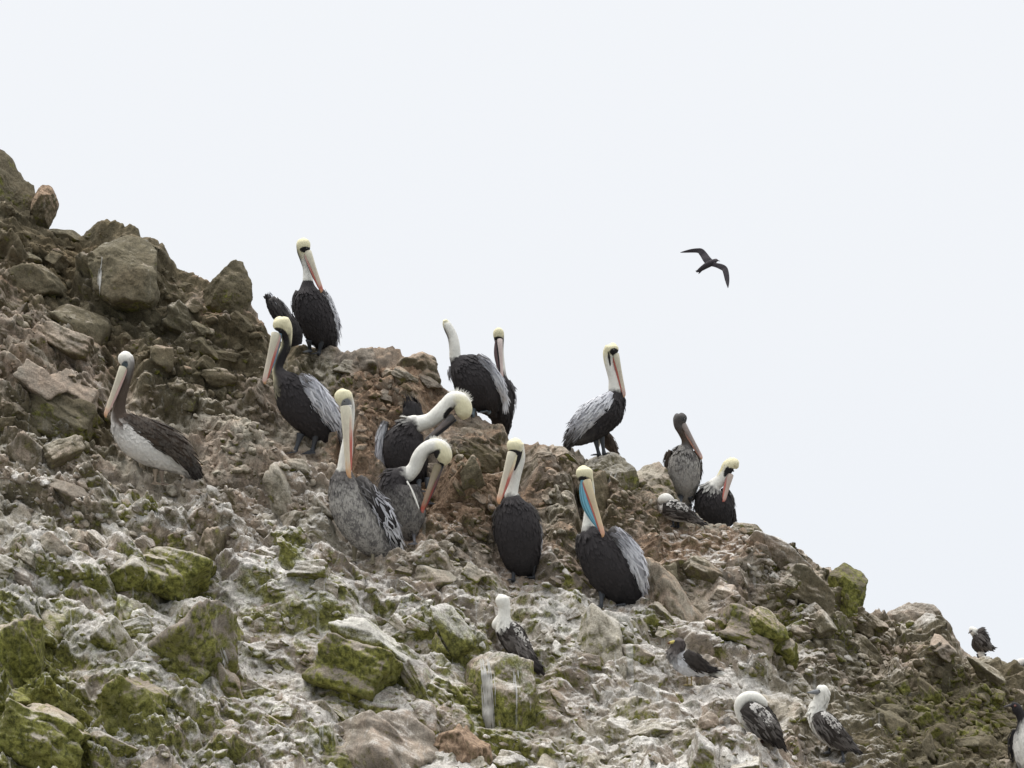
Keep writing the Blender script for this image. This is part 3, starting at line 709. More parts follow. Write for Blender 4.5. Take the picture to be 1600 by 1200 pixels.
    def bill(s, a, b, w0, top, low, pouch=None, dy=(-.05, -.06), side=1, tip=OR, bulge=0., lw=.78, gap=.0, hook=True):
        """a, b: base and tip in photo pixels; side: which flank (image normal) the lower mandible shows on"""
        a = np.array(a, float); b = np.array(b, float); d = b-a; L = np.hypot(*d); d /= L; nn = np.array([-d[1], d[0]])*side
        f = lambda t, o: tuple(a+d*L*t+nn*o)
        dz = lambda t: dy[0]+(dy[1]-dy[0])*t
        t0, t1 = top; tg = tuple(.62*a+.38*b for a, b in zip(t0, (.36, .27, .24))); tm = tuple(.78*a+.22*b for a, b in zip(t0, t1))
        up = [(*f(-.04, 0), dz(0)+.012, w0*.75, .8, t0), (*f(.05, 0), dz(.05), w0*.72, .62, t0), (*f(.4, -.05*w0), dz(.4), w0*.5, .5, [t0, tg, t0, t0]), (*f(.75, -.05*w0), dz(.75), w0*.42, .45, tm),
              (*f(.93, 0), dz(.93), w0*.40, .45, t1), (*f(1.0, .15*w0), dz(1.), w0*.24, .5, tip), (*f(1.015, .4*w0), dz(1.)+.004, w0*.08, .5, tip)]
        o = s.loft('upper_bill', up, 16, 6, HORN)
        l0, l1 = low; g = w0*(.62+gap)
        lo_ = [(*f(-.02, g*.8), dz(0)+.02, w0*.32*lw*1.8, .9, l0), (*f(.1, g), dz(.1)+.012, w0*.30*lw*1.8, .7, l0), (*f(.5, g*.85), dz(.5)+.01, w0*.24*lw*1.8, .7, l1), (*f(.85, g*.5), dz(.85)+.008, w0*.2*lw*1.8, .7, l1), (*f(.97, g*.15), dz(.97)+.006, w0*.14, .7, l1)]
        s.loft('lower_bill', lo_, 12, 5, HORN)
        if pouch is not None:
            bb = bulge
            g2 = g+bb*.5
            po = [(*f(-.06, g), dz(0)+.035, w0*.5, .9, pouch), (*f(.1, g2), dz(.1)+.030, w0*.45+bb*.45, 1. if bb < 3 else .7, pouch), (*f(.35, g2+bb*.25), dz(.35)+.026, w0*.42+bb*.7, .6, pouch), (*f(.62, g*.9+bb*.45), dz(.62)+.02, w0*.32+bb*.5, .6, pouch), (*f(.92, g*.4), dz(.92)+.014, w0*.12, .6, pouch)]
            s.loft('throat_pouch', po, 40, 7, HORN, stripes=11 if bulge else 0)
    def eye(s, px, py, dy, r=1.6, ring=None):
        v, f = ICO[2]; k = s.D/F
        if ring is not None: s.add('eye_ring', v*np.array([r*1.7, r*.6, r*1.7])*k + s.w(px, py, dy+.002), None, f, np.tile(ring, (len(v), 1)), None, SKIN)
        o = s.add('eye', v*r*k + s.w(px, py, dy-.004), None, f, np.tile((.02, .015, .01), (len(v), 1)), None, EYE)
    def patch(s, px, py, dy, rx, ry, rd, col, ang=0., name='face_skin', mt=None):
        me = s.bodyob.data; n = len(me.vertices); co = np.empty(n*3, np.float32); me.vertices.foreach_get('co', co); co = co.reshape(-1, 3)
        x, y = to_px(co+s.root); ca = me.attributes['Col']; c4 = np.empty(n*4, np.float32); ca.data.foreach_get('color', c4); c4 = c4.reshape(-1, 4)
        a = math.radians(ang); dx, dy_ = x-px, y-py; u = dx*math.cos(a)+dy_*math.sin(a); w = -dx*math.sin(a)+dy_*math.cos(a)
        q = (u/rx)**2+(w/ry)**2 + .18*fbm(x*.4, y*.4, x*0, 2, 5)
        front = s.bodyB > -.05
        k = (1-ss(.8, 1.15, q))*front
        c4[:, :3] = c4[:, :3]*(1-k[:, None])+np.array(col)*k[:, None]; ca.data.foreach_set('color', c4.ravel()); return None
    def lump(s, px, py, dy, rx, ry, rd, col, ang=0., name='belly', mt=None):
        v, f = ICO[3]; k = s.D/F; a = math.radians(ang)
        p = v*np.array([rx, rd, ry])*k
        p = p*(1+.12*fbm(v[:, 0]*3+px, v[:, 1]*3, v[:, 2]*3, 2, 3)[:, None])
        p = np.stack([p[:, 0]*math.cos(a)+p[:, 2]*math.sin(a), p[:, 1], -p[:, 0]*math.sin(a)+p[:, 2]*math.cos(a)], -1)
        return s.add(name, p+s.w(px, py, dy), None, f, np.tile(col, (len(v), 1)), None, mt or SKIN)
    def leg(s, top, foot, col=LG, w=3.2, toe=(-6, 9), size=15, web=True, dyt=0.):
        """leg with a webbed foot; toe: direction of the middle toe in the picture"""
        dyf = 0.
        for q in range(0, 27, 3):
            h = hit(foot[0], foot[1]+q)
            if h is not None and abs(h[0] @ FW - s.D) < .5: break
            h = None
        if h is not None: foot = (foot[0], foot[1]+q)
        if h is not None: dyf = float(np.clip(h[0] @ FW - s.D, -.16, .16))-.01
        fx, fy = foot
        o = s.loft('leg', [(top[0], top[1], dyt, w*1.9, 1, col), (top[0]*.6+fx*.4, top[1]*.6+fy*.4, dyt*.6+dyf*.4, w*1.15, 1, col), (top[0]*.25+fx*.75, top[1]*.25+fy*.75, dyf, w*.85, 1, col), (fx, fy-1, dyf, w*1.1, 1, col), (fx+toe[0]*.2, fy+toe[1]*.2, dyf-.01, w*.8, 1, col)], 12, 5, SKIN)
        k = s.D/F
        p0 = s.w(fx, fy-1, dyf); tv = np.array([toe[0], 0, -toe[1]], float)*k
        fwd = tv*.9 + np.array([0, -size*k*.75, 0]); side = np.cross(fwd, [0, 0, 1.]); side /= np.linalg.norm(side); ln = np.linalg.norm(fwd)
        fwd = fwd/ln*size*k*1.15; th = np.array([0, 0, .0035])
        tips = [p0+fwd*.86-side*size*k*.52, p0+fwd*1.04-side*size*k*.05, p0+fwd*.88+side*size*k*.45]
        web_ = [p0] + [tips[0], (tips[0]+tips[1])/2-fwd*.10, tips[1], (tips[1]+tips[2])/2-fwd*.10, tips[2]]
        web_ = np.array(web_); v = np.vstack([web_+th, web_-th]); t = []
        for i in range(1, 5): t += [[0, i, i+1], [6, 6+i+1, 6+i]]
        rim = [0, 1, 2, 3, 4, 5, 0]
        for i in range(6): a, b = rim[i], rim[i+1]; t += [[a, b, b+6], [a, b+6, a+6]]
        tb = []; off = 12
        for tp in tips+[p0-fwd*.32+side*size*k*.1]:                  # toe bones
            d = tp-p0; sd = np.cross(d, [0, 0, 1.]); sd = sd/np.linalg.norm(sd)*.0055
            upv = np.array([0, 0, .009])
            tb += [p0-sd*1.2, p0+sd*1.2, p0+upv*1.2, p0+d*.5-sd, p0+d*.5+sd, p0+d*.5+upv, tp-sd*.6, tp+sd*.6, tp+upv*.5, tp+d*.10-upv*.4]
            for a in (0, 3): t += [[off+a, off+a+3, off+a+5], [off+a, off+a+5, off+a+2], [off+a+1, off+a+2, off+a+5], [off+a+1, off+a+5, off+a+4], [off+a, off+a+1, off+a+4], [off+a, off+a+4, off+a+3]]
            t += [[off+6, off+9, off+8], [off+7, off+8, off+9], [off+6, off+7, off+9]]; off += 10
        v = np.vstack([v, np.array(tb)]); s.add('foot', v, None, np.array(t), np.tile(np.array(col)*.9, (len(v), 1)), None, SKIN, o)
    def crest(s, pts, n, L, col, spread=.6, name='crest'):
        """spiky feathers: pts = (x, y, dy, dirx, diry) photo pixels"""
        r = s.rng; k = s.D/F; V, Tt = [], []
        for i in range(n):
            j = r.uniform(0, len(pts)-1); a = int(min(j, len(pts)-2)); f = j-a
            q = np.array(pts[a])*(1-f)+np.array(pts[a+1])*f
            p = s.w(q[0], q[1], q[2]+r.normal()*.018); d = np.array([q[3], r.normal()*.5, -q[4]]); d = d/np.linalg.norm(d)+r.normal(size=3)*.25*spread; d /= np.linalg.norm(d)
            sd = np.cross(d, FW+r.normal(size=3)*.4); sd = sd/np.linalg.norm(sd)*.0035; l = L*k*r.uniform(.35, 1.25); b = len(V)*4
            V.append(np.array([p-sd-d*.012, p+sd-d*.012, p+d*l*.5+sd*.6, p+d*l])); Tt.append(np.array([[0, 1, 2], [0, 2, 3]])+b)
        V = np.vstack(V); s.add(name, V, None, np.vstack(Tt), np.tile(col, (len(V), 1)), None, None, smooth=False)
def tail(b, pts, cols, n=12, parent=None):
    o = b.loft('tail', pts, 14, 6); b.blades('tail_feathers', b.last, n*3, .09, .02, cols, parent=o, spread=.08); return o

GP = 'pelicans scattered over the slope'
# colours by side of the loft when it runs upward: N = picture left, then camera, right, back
# 1 topmost pelican on the ridge
b = Bird('pelican', 'pelican', 'topmost pelican on the ridge with its bill tucked down against dark breast', (500, 556), group=GP)
b.loft('body', [(519, 552, .12, 4, .7, BK), (512, 538, .10, 15, .7, BK), (503, 520, .05, 25, .8, DG), (491, 492, .0, 29, .8, DG), (483, 466, -.02, 24, .8, DG), (481, 450, -.01, 13, .9, DG), (481, 440, 0, 8.5, 1, DG), (481, 437, 0, 8, 1, WH), (479.5, 420, .01, 6.5, 1, WH),
                (476, 405, .01, 7.5, 1, [BK, WH, WH, WH]), (474, 393, 0, 10, 1, [BK, CR, WH, WH]), (474, 382, -.01, 11, 1, CR), (474, 375, -.01, 8, 1, CR), (474, 371.5, -.01, 2, 1, CR)], rnd_=.03)
b.patch(477, 390, -.035, 9, 5, 5, BK, 0); b.eye(479, 388, -.065, 1.3)
b.bill((482, 396), (503, 455), 7.5, (HN, RD), (PK, RD), pouch=MG, dy=(-.05, -.10), side=1)
b.wing([(499, 452, .0, 5, .8, MG), (507, 466, .0, 8, .8, MG), (517, 492, .03, 9, .8, SV), (523, 518, .07, 6, .8, SV), (520, 545, .12, 3, .8, DG)], 130, .10, .014, [MG, SL, SL, SV, DG], spread=.2)
b.wing([(466, 455, .02, 5, .8, MG), (461, 468, .03, 5, .8, DG), (463, 486, .05, 4, .8, DG), (470, 500, .08, 2, .8, DG)], 40, .06, .012, [MG, DG])
b.leg((483, 531), (484, 549), toe=(-3, 5)); b.leg((503, 531), (498, 553), toe=(-8, 4))

# 2 blue pouch on the left
b = Bird('pelican', 'pelican', 'pelican with a blue throat stripe and open silver wing left of the grey one', (472, 706), group=GP)
b.loft('body', [(530, 698, .10, 5, .7, BK), (518, 686, .08, 15, .8, BK), (495, 658, .03, 29, .8, DG), (468, 628, .0, 34, .8, DG), (449, 602, -.02, 24, .85, DG), (437, 585, -.01, 12, 1, [CR, DG, BK, BK]), (434, 574, 0, 8.5, 1, [CR, BK, BK, BK]), (438, 560, .01, 8.5, 1, [CR, BK, BK, BK]), (446, 543, .01, 8, 1, [CR, BK, BK, BK]),
                (448, 527, .01, 8.5, 1, [CR, BK, CR, CR]), (445, 513, .0, 12, 1, [CR, CR, CR, CR]), (439, 504, -.01, 14, 1, CR), (436, 498, -.01, 9, 1, CR), (435, 494.5, -.01, 2, 1, CR)], rnd_=.03)
b.patch(436, 518, -.05, 10, 6, 5, BK, 15); b.patch(446, 528, -.04, 5, 12, 4, BK, -12, 'neck_stripe', PLUME); b.eye(439, 516, -.075, 1.2)
b.bill((430, 524), (412.5, 598), 9, (HN, PK), (PK, RD), pouch=BL, dy=(-.06, -.10), side=-1, bulge=1.)
b.wing([(468, 588, -.04, 7, .7, MG), (482, 600, -.08, 13, .6, SV), (500, 624, -.09, 15, .6, SV), (518, 648, -.06, 13, .6, SV), (532, 672, -.02, 6, .6, DG), (540, 690, .04, 2, .6, BK)], 230, .11, .014, [MG, SV, SL, SL, SV, DG], spread=.25)
b.leg((470, 678), (462, 704), toe=(-8, 9), size=22, w=3.6); b.leg((494, 678), (488, 705), toe=(-5, 9), size=22, w=3.6)

# 3 preening pelican mostly behind the ridge
b = Bird('pelican', 'pelican', 'folded dark back of a pelican hidden behind the ridge left of the topmost one', (440, 505), group=GP, back=.45)
b.loft('body', [(421, 465, 0, 3, .8, [SL, MG, DG, DG]), (425, 471, 0, 9, .9, [SL, DG, DG, DG]), (433, 482, 0, 13, 1.2, [SL, DG, DG, DG]), (444, 499, .02, 14, 1.4, DG), (456, 520, .05, 16, 1.4, BK), (462, 540, .05, 10, 1.2, BK)], rnd_=.05)
b.wing([(424, 466, -.03, 6, .6, MG), (434, 480, -.05, 9, .6, MG), (445, 498, -.05, 7, .6, DG), (455, 515, 0, 4, .6, BK)], 90, .09, .014, [MG, DG, MG, BK])

BB_ = (.045, .035, .029)
# 4 brown young pelican at the left
b = Bird('pelican', 'pelican', 'young brown winged pelican with white belly standing alone on the left', (242, 756), group=GP)
b.loft('body', [(314, 757, .06, 2, .8, BR), (305, 744, .05, 7, .8, [BR, BR, BW, BW]), (284, 724, .04, 17, .8, [BW, BW, BR, BR]), (255, 707, .01, 27, .8, [BW, BW, BR, BR]), (225, 690, -.01, 32, .8, [BW, BW, BR, BR]), (202, 672, -.01, 28, .8, [BW, BW, BR, BR]), (188, 654, -.0, 16, .85, [BW, BR, BR, BR]),
                (186, 640, 0, 10.5, 1, BR), (189, 620, 0, 9, 1, BR), (196, 598, .01, 8, 1, BR), (201, 580, .01, 8, 1, [MG, GY, BR, BR]), (200, 568, .0, 10.5, 1, [BW, PG, GY, GY]), (196, 559, -.01, 12, 1, [WH, WH, BW, BW]), (195, 552, -.01, 8, 1, WH), (194.5, 548.5, -.01, 2, 1, WH)], rnd_=.03)
b.patch(195, 570, -.045, 5, 7, 5, (.10, .13, .15), 25); b.eye(197, 566, -.07, 1.3)
b.bill((191, 577), (164, 650), 8, (HN, (.62, .38, .26)), (PK, PK), pouch=(.25, .2, .2), dy=(-.05, -.09), side=-1)
b.wing([(190, 652, -.03, 8, .6, BR), (212, 664, -.08, 15, .5, BR), (245, 679, -.10, 19, .5, BR), (275, 697, -.09, 17, .5, BR), (297, 722, -.05, 10, .6, BR), (312, 752, .02, 4, .6, BK)], 300, .10, .017, [BB_, BR, BB_, (.085, .066, .052), (.04, .032, .028), BK], spread=.12, mot=.12)
b.leg((243, 733), (242, 755), col=(.34, .27, .20), toe=(3, 5), w=2.6); b.leg((252, 735), (254, 757), col=(.3, .24, .19), toe=(3, 4), w=2.4)

# 5 grey mottled pelican, bill straight down
b = Bird('pelican', 'pelican', 'mottled grey pelican facing the camera with its long bill hanging straight down', (567, 878), group=GP); D4 = b.D
b.loft('body', [(628, 877, .10, 3, .8, BK), (616, 868, .08, 11, .8, MG, .5), (597, 856, .04, 20, .8, MG, .8), (572, 832, .0, 29, .8, GY, .9), (552, 800, -.02, 32, .8, GY, 1), (541, 772, -.02, 28, .8, GY, 1), (537, 752, -.01, 21, .85, MG, .4), (537, 738, 0, 14, .9, MG), (538, 732, 0, 11.5, 1, WH), (540, 710, .01, 9.5, 1, WH), (544, 680, .03, 7.5, 1, WH),
                (546, 650, .03, 8, 1, WH), (543, 633, .02, 11, 1, [WH, GY, WH, WH]), (537, 620, -.0, 14, 1, CR), (535, 612, -.01, 11, 1, CR), (534.5, 607, -.01, 2, 1, CR)], rnd_=.03)
b.patch(541, 632, -.05, 8, 10, 5, (.20, .205, .22), 15); b.eye(538, 627, -.072, 1.1)
b.bill((539, 640), (545, 745), 10, (HN, OR), ((.66, .62, .5), RD), pouch=(.58, .55, .5), dy=(-.06, -.15), side=-1, tip=OR)
b.wing([(559, 748, -.02, 9, .7, MG), (573, 766, -.06, 13, .6, MG), (594, 792, -.06, 13, .6, DG), (612, 826, -.03, 10, .6, DG), (623, 855, .02, 6, .7, BK), (629, 878, .06, 3, .7, BK)], 240, .09, .012, [MG, GY, SV, SL, GY, DG, BK], spread=.3, bias=lambda t, a: np.clip(.9*t, 0, 1)*.9)
b.leg((555, 852), (553, 876), col=LY, toe=(-3, 4)); b.leg((583, 848), (582, 880), col=LY, toe=(-3, 4))

# 6 near preening pelican
b = Bird('pelican', 'pelican', 'grey bellied pelican preening with arched neck right beside the mottled grey one', (647, 851), D=D4+.34, group=GP); D5 = b.D
b.loft('body', [(672, 855, .08, 3, .8, BK), (662, 846, .07, 9, .8, DG, .3), (646, 832, .04, 22, .8, MG, .7), (634, 806, .0, 33, .8, GY, .6), (624, 776, -.01, 36, .8, MG, .4), (620, 755, -.01, 27, .8, DG), (630, 743, -.01, 15, .9, DG), (638, 741, -.01, 12, 1, WH), (648, 730, -.01, 11, 1, WH), (655, 714, -.02, 11.5, 1, WH), (665, 702, -.03, 11, 1, [WH, WH, BK, WH]),
                (678, 697, -.03, 12, 1, [WH, WH, BK, WH]), (689, 702, -.03, 14, 1, [WH, CR, CR, WH]), (694, 714, -.03, 13, 1, [CR, CR, CR, CR]), (694, 724, -.03, 7, 1, CR), (694, 728, -.03, 2, 1, CR)], rnd_=.03)
b.patch(677, 714, -.04, 6, 15, 7, BK, 40, 'throat', PLUME); b.patch(686, 726, -.05, 8, 4, 6, BK, 10); b.eye(685, 722, -.09, 1.3)
b.bill((683, 730), (659, 799), 8.5, ((.24, .20, .13), (.32, .06, .035)), ((.10, .09, .09), (.2, .05, .04)), pouch=BD, dy=(-.05, -.14), side=-1, tip=RD)
b.loft('lower_bill', [(636, 752, -.08, 1.5, 1, WH), (645, 770, -.12, 1.8, 1, WH), (653, 790, -.15, 1.2, 1, WH), (655, 796, -.15, .5, 1, WH)], 8, 4, HORN)
b.crest([(672, 687, -.02, -2, -8), (684, 686, -.02, 2, -8), (694, 692, -.02, 6, -8), (701, 702, -.02, 9, -5)], 80, 7, WH)
b.leg((646, 830), (648, 850), toe=(-3, 4), w=2.4, col=(.12, .12, .13)); b.leg((660, 834), (662, 853), toe=(3, 4), w=2.4, col=(.12, .12, .13))

# 7 far preening pelican, dark
b = Bird('pelican', 'pelican', 'dark pelican bending its white neck down to the right behind the grey preening one', (658, 769), D=D5+.42, group=GP)
b.loft('body', [(660, 775, .10, 4, .8, BK), (652, 764, .08, 15, .8, BK), (641, 742, .04, 28, .8, BK), (634, 714, .0, 34, .8, DG), (634, 690, -.01, 33, .8, DG), (642, 670, -.01, 21, .85, DG), (648, 664, -.01, 16, .9, [WH, DG, DG, WH]), (656, 662, -.01, 13, 1, WH), (672, 657, -.02, 12, 1, WH), (686, 646, -.03, 12.5, 1, WH), (697, 634, -.03, 12, 1, [WH, WH, BK, WH]),
                (708, 625, -.03, 13, 1, [WH, WH, BK, WH]), (719, 627, -.03, 14, 1, [WH, CR, CR, WH]), (724, 638, -.03, 14, 1, CR), (724, 649, -.03, 11, 1, CR), (723, 656, -.03, 2, 1, CR)], rnd_=.03)
b.patch(700, 645, -.05, 5, 11, 6, BK, 35, 'throat', PLUME); b.patch(709, 651, -.06, 5, 6, 6, BK, 30); b.eye(711, 647, -.10, 1.3)
b.bill((705, 653), (664, 690), 8, (MG, MG), (BK, BK), pouch=BD, dy=(-.06, -.14), side=-1, tip=MG)
b.crest([(700, 618, -.02, -3, -8), (714, 612, -.02, 1, -9), (727, 617, -.02, 6, -8), (735, 628, -.02, 9, -5)], 95, 8, WH)
b.loft('neck_ruff', [(691, 632, -.04, 2, .7, SV), (701, 621, -.05, 3.5, .7, SV), (712, 616, -.05, 2, .7, WH)], 10, 5)
b.wing([(603, 658, .03, 5, .8, MG), (597, 676, .03, 6, .8, SV), (594, 704, .04, 6, .8, SV), (597, 728, .05, 5, .8, SV), (601, 745, .07, 2, .8, SV)], 120, .09, .014, [MG, SL, SV, SL, SV], spread=.15)
b.loft('far_wing', [(650, 668, .12, 14, .8, BK), (645, 650, .14, 17, .7, BK), (643, 636, .15, 12, .6, BK), (641, 629, .15, 6, .6, DG), (640, 626, .15, 1, .6, BK)], 18, 7, rnd_=.06); b.blades('wing_feathers', b.last, 60, .06, .012, [BK, DG], parent=None)
b.leg((654, 748), (656, 768), toe=(2, 4), w=3); b.leg((668, 748), (670, 766), toe=(2, 4), w=3)

# 8 pelican with its head turned away
b = Bird('pelican', 'pelican', 'pelican on the skyline with white neck turned away and a silver wing edge', (757, 650), group=GP)
b.loft('body', [(770, 646, .12, 5, .7, BK), (766, 636, .08, 16, .8, BK), (757, 619, .03, 30, .8, DG), (744, 597, .0, 35, .8, DG), (729, 578, -.01, 29, .8, DG), (717, 566, 0, 17, .9, DG), (712, 560, 0, 10, 1, DG), (711, 556, 0, 9, 1, WH), (710, 542, .0, 8.5, 1, WH), (707, 526, .01, 8, 1, [BK, WH, WH, WH]), (701, 513, .01, 7.5, 1, [BK, WH, WH, WH]), (697, 505, .01, 6, 1, [CR, WH, WH, WH]), (695, 500, 0, 3, 1, CR)], rnd_=.03)
b.loft('upper_bill', [(712, 528, .06, 3, 1, MG), (716, 545, .06, 2.4, 1, SV), (719, 557, .07, 1, 1, SV)], 8, 4, HORN)
b.wing([(745, 557, -.04, 6, .7, MG), (757, 567, -.07, 8, .6, SV), (771, 585, -.07, 8, .6, SV), (781, 603, -.05, 7, .6, SV), (788, 622, 0, 3, .6, SV), (789, 630, .01, 1, .6, SV)], 160, .09, .012, [MG, SV, SL, SL, SL], spread=.15)
b.wing([(706, 572, .02, 5, .7, MG), (707, 585, .02, 5, .7, SV), (713, 600, .04, 4, .7, SV), (718, 612, .06, 2, .7, SL)], 50, .06, .012, [MG, SV, SL])
b.leg((767, 626), (764, 645), toe=(-12, 3), w=3, col=LT, size=18); b.leg((741, 634), (739, 650), toe=(-12, 3), w=3, col=LT, size=18)

# 9 behind it, bill straight down
b = Bird('pelican', 'pelican', 'pelican with yellow crown and narrow dark bill hanging down behind the turned away one', (784, 672), group=GP, back=.35)
b.loft('body', [(787, 684, .10, 3, .8, BK), (786, 672, .08, 10, .8, BK), (784, 650, .03, 17, .9, BK), (782, 622, .0, 20, .9, DG), (782, 602, .0, 16, .9, DG), (782, 588, .02, 10, 1, DG), (782, 570, .04, 7, 1, WH), (781, 548, .04, 6, 1, WH), (780, 532, .02, 7.5, 1, [BK, WH, BK, BK]), (779, 522, .0, 8.5, 1, CR), (779, 516, -.01, 7, 1, CR), (779, 511.5, -.01, 2, 1, CR)], rnd_=.03)
b.patch(779, 529.5, -.025, 7, 4, 5, BK)
b.bill((781, 533), (784.5, 592), 5.5, ((.62, .52, .48), PK), (BK, BK), pouch=(.13, .08, .08), dy=(-.04, -.10), side=1, bulge=3.2, tip=PK)
b.wing([(792, 596, .0, 6, .8, MG), (798, 608, .0, 6, .8, DG), (800, 625, .02, 5, .8, DG), (799, 642, .05, 3, .8, DG), (795, 655, .08, 1, .8, DG)], 60, .07, .012, [MG, SV, DG])

# 10 front view with red and yellow bill
b = Bird('pelican', 'pelican', 'black breasted pelican facing the camera with a red edged bill in the centre', (818, 905), group=GP)
b.loft('body', [(838, 904, .12, 4, .8, BK), (826, 893, .09, 14, .9, BK), (818, 880, .05, 26, .9, BK), (813, 858, .01, 33, .85, DG), (809, 828, -.02, 35, .85, DG), (804, 802, -.02, 30, .85, DG), (801, 786, -.01, 20, .9, DG), (800, 777, 0, 13, 1, DG), (799, 771, 0, 10.5, 1, WH), (802, 755, .01, 9.5, 1, WH), (807, 735, .01, 9, 1, [BK, WH, WH, WH]), (811, 718, .01, 9.5, 1, [BK, WH, WH, WH]), (808, 705, .0, 12, 1, [CR, CR, WH, WH]),
                (805, 695, -.01, 13.5, 1, CR), (805, 688, -.01, 9, 1, CR), (805, 684, -.01, 2, 1, CR)], rnd_=.03)
b.patch(804, 707, -.05, 11, 4.5, 5, BK, 8); b.eye(806, 704, -.085, 1.4)
b.loft('neck_stripe', [(814, 703, -.035, 3, .8, BK), (811, 715, -.045, 3, .6, BK), (806, 728, -.035, 2.5, .6, BK), (804, 735, -.03, 1, .6, BK)], 10, 5)
b.bill((799, 711), (778.5, 785), 9.5, (HN, (.60, .30, .18)), (CR, RD), pouch=PK, dy=(-.06, -.13), side=-1)
b.wing([(823, 789, .0, 7, .8, MG), (832, 803, .0, 7, .8, MG), (838, 822, .02, 6, .8, MG), (841, 845, .04, 4, .8, SV), (841, 868, .08, 2, .8, SV)], 110, .08, .012, [MG, MG, SV, SL], spread=.15)
b.wing([(783, 794, .02, 6, .8, DG), (777, 806, .02, 5, .8, DG), (775, 825, .04, 4, .8, DG), (776, 842, .06, 2, .8, DG)], 50, .07, .012, [MG, DG])
b.leg((832, 882), (833, 903), toe=(-6, 3), size=16, w=3.4); b.leg((803, 884), (802, 907), toe=(-7, 3), size=16, w=3.4)

# 11 bright blue pouch
b = Bird('pelican', 'pelican', 'pelican with a bright blue pouch and silver wing standing right of centre', (957, 947), group=GP)
b.loft('body', [(1006, 945, .12, 3, .8, BK), (994, 937, .10, 15, .8, BK), (973, 918, .05, 29, .85, BK), (953, 889, .01, 37, .85, DG), (935, 860, -.02, 33, .85, DG), (925, 840, -.02, 24, .85, DG), (921, 829, -.01, 14, .95, DG), (920, 822, 0, 10.5, 1, WH), (921, 805, .02, 9, 1, WH), (922, 785, .03, 8, 1, WH), (921, 765, .02, 8, 1, [BK, BK, WH, BK]), (917, 751, .01, 10.5, 1, [BK, CR, CR, CR]),
                (913, 739, -.01, 13.5, 1, CR), (912, 732, -.01, 10, 1, CR), (912, 727, -.01, 2, 1, CR)], rnd_=.03)
b.patch(914, 749.5, -.045, 11, 5, 5, BK, 12); b.eye(917, 747, -.085, 1.4)
b.bill((918, 754), (943, 837), 8.5, ((.60, .50, .32), (.60, .34, .24)), (RD, RD), pouch=(.15, .37, .47), dy=(-.07, -.14), side=1, bulge=7.)
b.wing([(953, 829, -.02, 9, .7, MG), (966, 840, -.05, 13, .6, MG), (983, 862, -.05, 16, .6, SV), (995, 886, -.03, 13, .6, SV), (1001, 907, .02, 8, .7, SV), (1002, 922, .06, 2, .7, SV)], 240, .11, .015, [MG, SV, SL, SL, SV], spread=.15)
b.wing([(907, 836, .0, 6, .8, MG), (905, 850, .02, 5, .8, DG), (906, 868, .05, 3, .8, DG)], 30, .07, .012, [MG, DG])
b.leg((941, 925), (939, 948), toe=(-5, 4), size=17, w=3.4); b.leg((976, 916), (974, 946), toe=(-6, 3), size=17, w=3.4, col=(.08, .085, .095))

# 12 profile bird on the domed boulder
b = Bird('pelican', 'pelican', 'pelican in profile facing right on top of the domed mossy boulder', (940, 702), group=GP)
b.loft('body', [(885, 702, .02, 2, .8, MG), (892, 690, .02, 7, .7, MG), (908, 680, .01, 15, .8, MG), (929, 664, .0, 23, .8, DG), (947, 644, .0, 27, .85, DG), (958, 626, .0, 20, .9, DG), (962, 613, 0, 12, 1, DG), (961, 606, 0, 10.5, 1, WH), (959, 592, 0, 8.5, 1, WH), (954, 576, 0, 7.5, 1, WH), (951, 562, 0, 8, 1, [CR, WH, WH, WH]), (952, 551, .0, 10, 1, [CR, CR, BK, CR]),
                (956, 544, -.01, 11, 1, CR), (957, 539, -.01, 7, 1, CR), (957, 535.5, -.01, 2, 1, CR)], rnd_=.03)
b.patch(960, 550, -.03, 8, 6, 7, BK, 10); b.patch(952, 560, -.03, 2, 12, 5, BK, -8, 'neck_stripe', PLUME); b.eye(959, 547, -.075, 1.3)
b.bill((963, 556), (976, 619), 6.5, (HN, PK), (RD, RD), pouch=(.30, .33, .40), dy=(-.03, -.05), side=1, bulge=1.)
b.crest([(946, 551, 0, -6, 3), (947, 545, 0, -6, 1), (951, 539, 0, -5, -2)], 60, 3.5, CR)
b.wing([(957, 616, -.04, 7, .7, SV), (946, 628, -.08, 12, .6, SV), (926, 643, -.09, 16, .55, SV), (908, 660, -.07, 14, .55, SV), (894, 680, -.04, 8, .6, SV), (886, 699, 0, 3, .6, MG)], 280, .08, .014, [SV, SL, SL, SL, SV, MG, DG], spread=.2)
b.leg((929, 680), (936, 700), toe=(-9, 2), w=3.2, size=13); b.leg((939, 676), (944, 701), toe=(6, 3), w=3.2, size=13)

# 13 bird crouched behind its legs
b = Bird('booby', 'booby', 'dark wing and white flank of a bird hunched behind the legs of the profile pelican', (950, 704), back=.2)
b.loft('body', [(962, 711, .0, 3, .8, BR), (957, 700, .0, 8, .9, [BR, BR, BR, BR]), (949, 689, 0, 10, .9, BR), (942, 680, 0, 8, .9, [BW, BR, BR, BR]), (937, 674, 0, 4, .9, BW)], rnd_=.05)
b.lump(933, 690, .02, 5, 9, 6, WH, -10, 'belly', PLUME)
b.wing([(944, 677, -.04, 5, .6, BR), (953, 690, -.05, 7, .6, BR), (960, 703, -.03, 4, .6, BR), (963, 710, 0, 1, .6, BK)], 50, .06, .012, [BR, (.11, .08, .06), BK])

